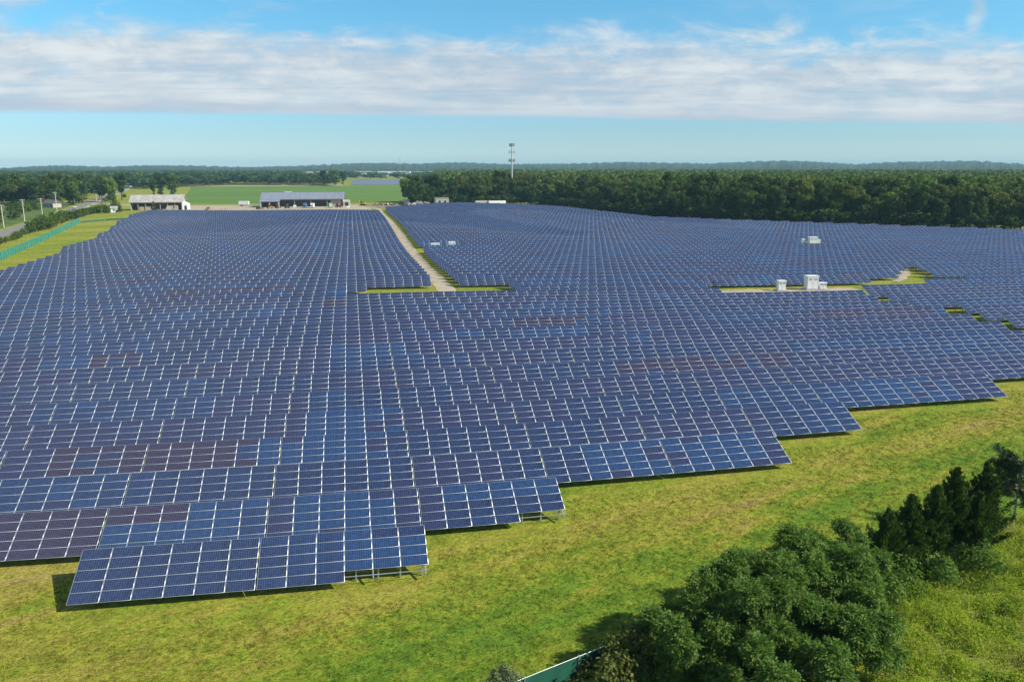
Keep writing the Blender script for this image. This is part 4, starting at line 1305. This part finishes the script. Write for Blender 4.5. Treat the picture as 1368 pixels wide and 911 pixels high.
house('white_house', 'small white house half hidden behind the far left trees', -246, 570, R(-20), 11, 8, 4.0, 3.0, WHITE, ROOF_DARK)
house('roadside_house', 'low pale house beside the road under the big trees', -184, 560, R(-30), 9, 7, 3.0, 2.4, WALL_CREAM, ROOF_DARK)
house('block_building', 'low cream building with a dark doorway at the wood edge', 84, 532, R(3), 9.5, 7, 5.2, 0, WALL_CREAM, ROOF_PALE, None, 2, 'building')
house('garden_shed', 'tiny white shed left of the pale-roofed barn between evergreens', -124, 484, R(10), 3.6, 3, 2.6, 1.2, WHITE, ROOF_PALE, None, 1, 'shed')
for (x, y, lx, ly, h, lb) in [(130, 2760, 190, 70, 14, 'long white warehouse far off, left of the water tower hill'), (285, 2790, 130, 70, 13, 'white warehouse far off behind the small solar array'),
                              (395, 2900, 90, 60, 15, 'pale far warehouse nearest the cell tower'), (-90, 2500, 80, 40, 14, 'pale far building above the green field')]:
    house('warehouse', lb, x, y, R(-8), lx, ly, h, 0, WHITE, WHITE, 'far warehouses', 6, 'warehouse')
house('warehouse', 'pale flat roof showing above the woodland canopy on the right', 478, 1250, R(-15), 42, 30, 19.5, 0, WALL_CREAM, ROOF_PALE, None, 4, 'building')

# ---------------------------------------------------------------- far second solar array
V, F, M, U = module_grid(6, 40, 0)
m = MB()
for j in range(26):
    y = 1222 + j * 15; x0, x1 = 22 + j * 0.2, 128 + j * 1.2
    m.add([(x0, y, 1.0), (x1, y, 1.0), (x1, y + 4.6, 3.4), (x0, y + 4.6, 3.4), (x0, y + .04, .92), (x1, y + .04, .92), (x1, y + 4.64, 3.32), (x0, y + 4.64, 3.32)],
          [(0, 1, 2, 3), (7, 6, 5, 4), (0, 4, 5, 1), (1, 5, 6, 2), (2, 6, 7, 3), (3, 7, 4, 0)], 0)
    for k in range(8):
        a = x0 + (k + .5) * (x1 - x0) / 8; m.box((a, y + 2.3, 0.9), (0.2, 0.2, 2.6), 1)
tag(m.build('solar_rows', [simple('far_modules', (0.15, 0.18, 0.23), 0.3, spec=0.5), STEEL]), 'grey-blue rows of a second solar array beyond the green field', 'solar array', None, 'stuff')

# ---------------------------------------------------------------- cell tower
def cell_tower(x, y, h):
    t = thing('cell_tower', 'tall grey monopole cell tower with three antenna rings above the woodland', 'cell tower', (x, y, 0))
    MB().tube((0, 0, -1), (0, 0, h), 0.85, 0.38, 16).build('pole', simple('tower_grey', (0.52, 0.52, 0.50), 0.5), t)
    for z, r, n_ in ((h - 0.8, 1.9, 12), (h - 6.2, 2.3, 6), (h - 12.6, 2.4, 12)):
        p = MB()
        for i in range(12):
            a, b = i * R(30), (i + 1) * R(30)
            p.tube((r * math.cos(a), r * math.sin(a), z), (r * math.cos(b), r * math.sin(b), z), 0.10, n=6)
        for i in range(6): p.tube((0, 0, z), (r * math.cos(i * R(60)), r * math.sin(i * R(60)), z), 0.09, n=6)
        pl = p.build('antenna_platform', STEEL, t)
        for i in range(n_):
            a = i * 2 * math.pi / n_ + 0.2
            MB().box((0, 0, 0), (0.35, 0.55, 2.2), 0, Matrix.Rotation(a, 3, 'Z')).build('antenna', simple('antenna_grey', (0.26, 0.28, 0.29), 0.5), pl, (r * math.cos(a), r * math.sin(a), z + 0.1))
    MB().tube((0, 0, h), (0, 0, h + 1.8), 0.05, 0.03, 6).build('lightning_rod', STEEL, t)


cell_tower(144.3, 574.0, 45.0)
# tiny mast on the far hill
t = thing('far_mast', 'thin dark radio mast standing up from the far wooded hill', 'mast', (212, 3120, 0))
MB().tube((0, 0, -2), (0, 0, 68), 1.3, 0.5, 8).build('mast_pole', simple('mast_steel', (0.2, 0.22, 0.24), 0.6), t)

# ---------------------------------------------------------------- inverter stations
def inverter(label, x, y, rz, w, d, h, cat='inverter station', group='white inverter cabinets'):
    t = thing('inverter_cabinet', label, cat, (x, y, tz(x, y)), rz, group)
    MB().box((0, 0, 0.08), (w + 0.8, d + 0.8, 0.36)).build('concrete_pad', CONC, t)
    MB().box((0, 0, 0.26 + h / 2), (w, d, h)).build('body', WHITE, t, bevel=0.04)
    MB().box((0, 0, 0.26 + h + 0.07), (w + 0.2, d + 0.2, 0.14)).build('roof', WHITE, t, bevel=0.03)
    k = max(2, int(w / 1.1))
    for i in range(k):
        a = -w / 2 + (i + .5) * w / k
        dr = MB().box((a, -d / 2 - 0.02, 0.26 + h * .5), (w / k - 0.08, 0.05, h * .9)).build('door', WHITE, t)
        v = MB()
        for j in range(4): v.box((a, -d / 2 - 0.055, 0.26 + h * (.72 + .045 * j)), (w / k * .6, 0.02, 0.035))
        v.build('vent', DARK, dr)
        MB().box((a + w / k * .35, -d / 2 - 0.065, 0.26 + h * .5), (0.04, 0.04, 0.18)).build('handle', DARK, dr)


inverter('small white cabinet at the left on the service path', 111.2, 106.2, R(-6), 1.7, 1.2, 2.0)
inverter('largest white inverter house on the service path', 119.0, 107.2, R(-6), 2.5, 1.9, 2.8)
inverter('low white transformer box right of the largest inverter house', 121.5, 106.6, R(-6), 1.5, 1.0, 1.3)
inverter('narrow white cabinet in the far clearing of the right block', 172.0, 199.0, R(-6), 0.9, 0.9, 2.6)
inverter('wide white inverter house in the far clearing of the right block', 175.2, 198.2, R(-6), 2.8, 1.8, 3.3)
inverter('small white box right of the inverter house in the far clearing', 178.2, 199.6, R(-6), 1.2, 1.0, 2.2)
inverter('low white cabinet near the sandy track, left of two', 46.8, 217.5, R(0), 2.8, 1.6, 1.9)
inverter('low white cabinet near the sandy track, right of two', 52.4, 217.0, R(0), 2.2, 1.6, 2.3)

# ---------------------------------------------------------------- vehicles and yard clutter
def wheel(parent, x, y, r, w, hub=True):
    wm = MB().tube((x, y - w / 2, r), (x, y + w / 2, r), r, n=14).build('wheel', BLACK, parent)
    if hub: MB().tube((x, y - w / 2 - .02, r), (x, y + w / 2 + .02, r), r * .5, n=10).build('rim', STEEL, wm)


def car(label, x, y, rz, paint, group='cars on the road', scale=1.0):
    t = thing('parked_car', label, 'car', (x, y, tz(x, y) + 0.06), rz, group); t.scale = (scale,) * 3
    MB().prism([(-2.2, .35), (2.2, .35), (2.25, .75), (1.2, .95), (-2.1, .98), (-2.25, .7)], 'y', -.88, .88).build('body', paint, t, bevel=.06)
    MB().prism([(-1.9, .98), (1.1, .96), (.45, 1.45), (-1.3, 1.48)], 'y', -.76, .76).build('cabin', GLASSW, t, bevel=.04)
    MB().prism([(-1.3, 1.485), (.45, 1.455), (.4, 1.5), (-1.25, 1.53)], 'y', -.7, .7).build('roof', paint, t)
    for a in (-1.4, 1.4):
        for b in (-.8, .8): wheel(t, a, b, .33, .22)


def van(label, x, y, rz, paint):
    t = thing('box_van', label, 'van', (x, y, tz(x, y) + .06), rz, 'vans in the farmyard')
    MB().box((-1.1, 0, 1.75), (4.6, 2.2, 2.5)).build('cargo_box', paint, t, bevel=.05)
    MB().prism([(1.25, .5), (3.0, .5), (3.05, 1.2), (2.5, 2.1), (1.25, 2.15)], 'y', -1, 1).build('cab', paint, t, bevel=.05)
    MB().prism([(2.58, 2.0), (3.08, 1.22), (3.1, 1.26), (2.62, 2.05)], 'y', -.9, .9).build('windscreen', GLASSW, t)
    MB().box((0, 0, .42), (6.0, .9, .18)).build('chassis', DARK, t)
    for a in (-2.2, 2.2):
        for b in (-.95, .95): wheel(t, a, b, .42, .28)


def tractor(label, x, y, rz, paint):
    t = thing('farm_tractor', label, 'tractor', (x, y, tz(x, y) + .06), rz, 'tractors in the farmyard')
    MB().prism([(.2, .7), (2.3, .7), (2.35, 1.5), (.2, 1.75)], 'y', -.42, .42).build('bonnet', paint, t, bevel=.06)
    c = MB().prism([(-1.2, 1.0), (.2, 1.0), (.1, 2.5), (-1.0, 2.5)], 'y', -.7, .7).build('cab', GLASSW, t)
    MB().box((-.45, 0, 2.58), (1.5, 1.6, .14)).build('cab_roof', paint, c)
    MB().tube((1.4, .2, 1.6), (1.4, .2, 2.5), .05, n=8).build('exhaust', DARK, t)
    for b in (-.95, .95): wheel(t, -.8, b, .85, .5); wheel(t, 1.7, b, .5, .35)


def excavator(label, x, y, rz, paint):
    t = thing('excavator', label, 'excavator', (x, y, tz(x, y) + .06), rz)
    for b in (-1.1, 1.1): MB().prism([(-1.9, .1), (1.9, .1), (2.2, .5), (1.9, .9), (-1.9, .9), (-2.2, .5)], 'y', b - .3, b + .3).build('track', BLACK, t)
    MB().prism([(-2.1, 1.0), (1.4, 1.0), (1.4, 1.9), (-1.8, 2.2), (-2.2, 1.8)], 'y', -1.2, 1.2).build('body', paint, t, bevel=.06)
    MB().prism([(.0, 1.95), (1.5, 1.95), (1.4, 3.1), (.2, 3.1)], 'y', .2, 1.15).build('cab', GLASSW, t)
    b = MB(); b.tube((1.2, -.3, 1.8), (3.6, -.3, 4.0), .24, .2, 8); b.tube((3.6, -.3, 4.0), (5.4, -.3, 2.0), .18, .15, 8)
    bo = b.build('boom', paint, t)
    MB().prism([(5.1, 1.2), (5.9, 1.5), (5.5, 2.1), (5.2, 2.0)], 'y', -.8, .2).build('bucket', STEEL, bo)


def stack(name, label, cat, x, y, rz, cells, m, group):
    t = thing(name, label, cat, (x, y, tz(x, y) + .05), rz, group)
    for i, (c, d_) in enumerate(cells): MB().box(c, d_).build('crate', m[i % len(m)], t)


RED = simple('red_paint', (0.42, 0.045, 0.035), 0.5); ORANGE = simple('orange_paint', (0.55, 0.16, 0.03), 0.5)
YELLOW = simple('yellow_paint', (0.55, 0.33, 0.03), 0.5); BLUEP = simple('blue_paint', (0.10, 0.19, 0.34), 0.5)
GREENP = simple('pale_green_paint', (0.40, 0.55, 0.40), 0.5); SILVER = simple('silver_paint', (0.5, 0.52, 0.54), 0.35, 0.4)
WOODM = simple('raw_wood', (0.40, 0.29, 0.17), 0.8); RUST = simple('rust', (0.25, 0.11, 0.06), 0.8)
car('white car waiting at the road junction', -167, 552, R(100), WHITE)
car('silver car on the road beyond the bright tree', -188, 690, R(102), SILVER)
car('dark car on the far straight of the road', -279, 1130, R(102), BLACK)
car('white car far up the road near the small poles', -283, 1170, R(102), WHITE, scale=1.5)
van('white box van parked in front of the grey machine shed', -6.5, 517, R(-96), WHITE)
van('blue box van left of the white van at the machine shed', -11.5, 518, R(-94), BLUEP)
van('pale green box van in the middle of the machine shed front', 5.5, 521, R(95), GREENP)
tractor('orange tractor at the left end of the machine shed', -34, 510, R(20), ORANGE)
tractor('orange tractor under the porch of the machine shed', -29, 512, R(60), ORANGE)
tractor('red tractor at the right bays of the machine shed', 10.5, 524, R(-20), RED)
tractor('red tractor beside the porch post of the machine shed', -23, 514, R(110), RED)
excavator('yellow excavator on the grass right of the machine shed', 28, 546, R(160), YELLOW)
stack('crate_stack', 'tan crate stack in front of the pale-roofed barn', 'crates', -94, 490, .1, [((0, 0, .6), (2.6, 1.2, 1.2)), ((2.8, .2, .6), (2.4, 1.2, 1.2)), ((.3, 0, 1.8), (2.4, 1.2, 1.1))], [WALL_CREAM, WOODM], 'crate stacks of the farmyard')
stack('crate_stack', 'rusty crate stack right of the pale-roofed barn', 'crates', -71, 490, .2, [((0, 0, .6), (2.2, 1.6, 1.2)), ((2.5, 0, .6), (2.2, 1.6, 1.2)), ((1.2, 0, 1.8), (2.2, 1.6, 1.1))], [RUST, WALL_TAN], 'crate stacks of the farmyard')
stack('crate_stack', 'long low crate row before the barn left half', 'crates', -103, 489, .05, [((i * 2.4, 0, .5), (2.2, 1.3, 1.0)) for i in range(5)], [WALL_TAN, WALL_CREAM, RUST], 'crate stacks of the farmyard')
stack('crate_stack', 'brown crate pair on the sand between the two barns', 'crates', -62, 496, .3, [((0, 0, .6), (2, 1.4, 1.2)), ((2.4, 0, .6), (2, 1.4, 1.2))], [WOODM], 'crate stacks of the farmyard')
stack('crate_stack', 'dark crate pair left of the machine shed porch', 'crates', -41, 505, .3, [((0, 0, .8), (2.4, 1.6, 1.6)), ((2.8, 0, .6), (2, 1.4, 1.2))], [DARK, RUST], 'crate stacks of the farmyard')
stack('crate_stack', 'pale crates beside the red tractor at the shed', 'crates', 15, 520, .1, [((0, 0, .6), (2.4, 1.4, 1.2)), ((2.6, .2, .5), (2.2, 1.4, 1.0)), ((5.1, 0, .6), (2, 1.4, 1.2))], [WALL_CREAM, WHITE], 'crate stacks of the farmyard')
stack('crate_stack', 'crate stack between blue van and porch', 'crates', -18, 512, .1, [((0, 0, .6), (2.4, 1.4, 1.2)), ((2.6, .2, .5), (2.2, 1.4, 1.0)), ((.2, 0, 1.6), (2, 1.4, .9))], [WALL_CREAM, WOODM, WHITE], 'crate stacks of the farmyard')


def trailer(label, x, y, rz, m, L_=9.0):
    t = thing('box_trailer', label, 'trailer', (x, y, tz(x, y) + .05), rz, 'trailers at the field edge')
    MB().box((0, 0, 2.2), (L_, 2.4, 2.5)).build('body', m, t, bevel=.05)
    MB().box((0, 0, .82), (L_ - .4, .8, .2)).build('chassis', DARK, t)
    MB().box((L_ / 2 + .03, 0, 2.2), (.06, 2.1, 2.3)).build('door', m, t)
    for a in (-L_ * .32, -L_ * .2):
        for b in (-1, 1): wheel(t, a, b, .45, .3)


trailer('long white trailer at the wood edge beyond the panels', 124, 528, R(8), WHITE, 13)
trailer('grey-tan trailer left of the long white trailer', 112.5, 529, R(8), WALL_CREAM, 9)
trailer('white trailer among the rubble right of the yard', 62, 566, R(5), WHITE, 10)
trailer('small pale container on the sand left of the machine shed', -56, 556, R(-10), WHITE, 7)


def rubble(label, x, y, rad, m, seed, n=26):
    rs = np.random.default_rng(seed); b = MB()
    for i in range(n):
        a = rs.random() * 6.28; r = rad * math.sqrt(rs.random()); s_ = rad * (.12 + .16 * rs.random()); z = (1 - r / rad) * rad * .35
        b.box((r * math.cos(a), r * .6 * math.sin(a), z + s_ * .2), (s_ * 1.5, s_, s_ * .8), int(rs.integers(0, len(m))), Matrix.Rotation(rs.random() * 3, 3, 'Z') @ Matrix.Rotation(rs.normal() * .5, 3, 'X'), (.8, .7))
    tag(b.build('rubble_pile', m, None, (x, y, tz(x, y) + .03)), label, 'rubble pile', 'rubble piles beside the yard')


PINKST = simple('pinkish_rubble', (0.36, 0.27, 0.24), 0.9, vary=.3); GREYST = simple('grey_rubble', (0.30, 0.28, 0.26), 0.9, vary=.3)
rubble('large pinkish rubble pile nearest the wood', 70, 545, 7.5, [PINKST, GREYST], 801)
rubble('pinkish rubble pile in the middle of the yard edge', 61, 541, 5.5, [PINKST, WALL_TAN], 802)
rubble('brown timber and rubble pile left of the dark shrub', 46, 548, 5, [WALL_TAN, RUST, DARK], 803)
rubble('dark scrap pile at the left of the rubble piles', 39, 552, 4, [DARK, GREYST, RUST], 804)

# ---------------------------------------------------------------- hills on the horizon
def hills():
    az = np.arange(-62, 62.01, 0.06); us = 684 + 1064 * np.tan(np.radians(np.clip(az, -50, 50)))
    u0 = [-600, -200, 0, 60, 100, 150, 200, 260, 300, 340, 400, 440, 480, 520, 560, 590, 620, 680, 750, 830, 900, 940, 1000, 1040, 1080, 1130, 1180, 1230, 1290, 1330, 1368, 1700, 2100]
    v0 = [224, 223, 226, 223, 222, 223.5, 222, 222, 223, 224, 222.5, 221, 219, 218.5, 219.5, 218.5, 218, 220, 219.5, 217.5, 218.5, 219.5, 217, 216, 217.5, 220.5, 218, 217.5, 217, 219.5, 221, 219, 222]
    top = np.interp(us, u0, v0)
    dist = np.array([3350, 3500, 3800, 4200, 4700, 5200, 5600, 6200, 7200])
    prof = np.array([0.20, 0.30, 0.42, 0.58, 0.78, 0.95, 1.0, 0.9, 0.6])
    rs = np.random.default_rng(9); V = []
    for j, d in enumerate(dist):
        peak = 27.2 + (224.0 - top) / 1064 * 5500
        lo = np.interp(us, [-600, 2100], [12, 12])
        h = lo + (np.maximum(peak, 20) - lo) * prof[j]
        h = h + rs.normal(size=len(az)) * 2.2 + 2.5 * np.sin(az * (3 + j) + j)
        if j == 0: h[:] = -0.5
        a = np.radians(az + 11.29)
        V.append(np.stack([CAM[0] + d * np.sin(a), CAM[1] + d * np.cos(a), h], -1))
    V = np.concatenate(V); n_ = len(az); i = np.arange(len(dist) * n_).reshape(len(dist), n_)
    F = np.stack([i[:-1, :-1], i[:-1, 1:], i[1:, 1:], i[1:, :-1]], -1).reshape(-1, 4)
    m = ground_mat('wooded_hill', [(0.020, 0.040, 0.012), (0.045, 0.070, 0.020), (0.07, 0.09, 0.03)], 0.012, 1.0)
    structure(link('hills', mesh_np('hills', V, F, [m])))


hills()

# ---------------------------------------------------------------- air
hm = bpy.data.materials.new('haze'); hm.use_nodes = True
hn, hl = hm.node_tree.nodes, hm.node_tree.links; hn.clear()
ho = hn.new('ShaderNodeOutputMaterial'); pv = hn.new('ShaderNodeVolumePrincipled')
pv.inputs['Color'].default_value = (0.42, 0.78, 1.0, 1); pv.inputs['Density'].default_value = 0.00009; pv.inputs['Anisotropy'].default_value = 0.0
hl.new(pv.outputs[0], ho.inputs['Volume'])
hb = MB().box((0, 0, 46), (17400, 17400, 98)).build('haze', hm)
hb['kind'] = 'stuff'
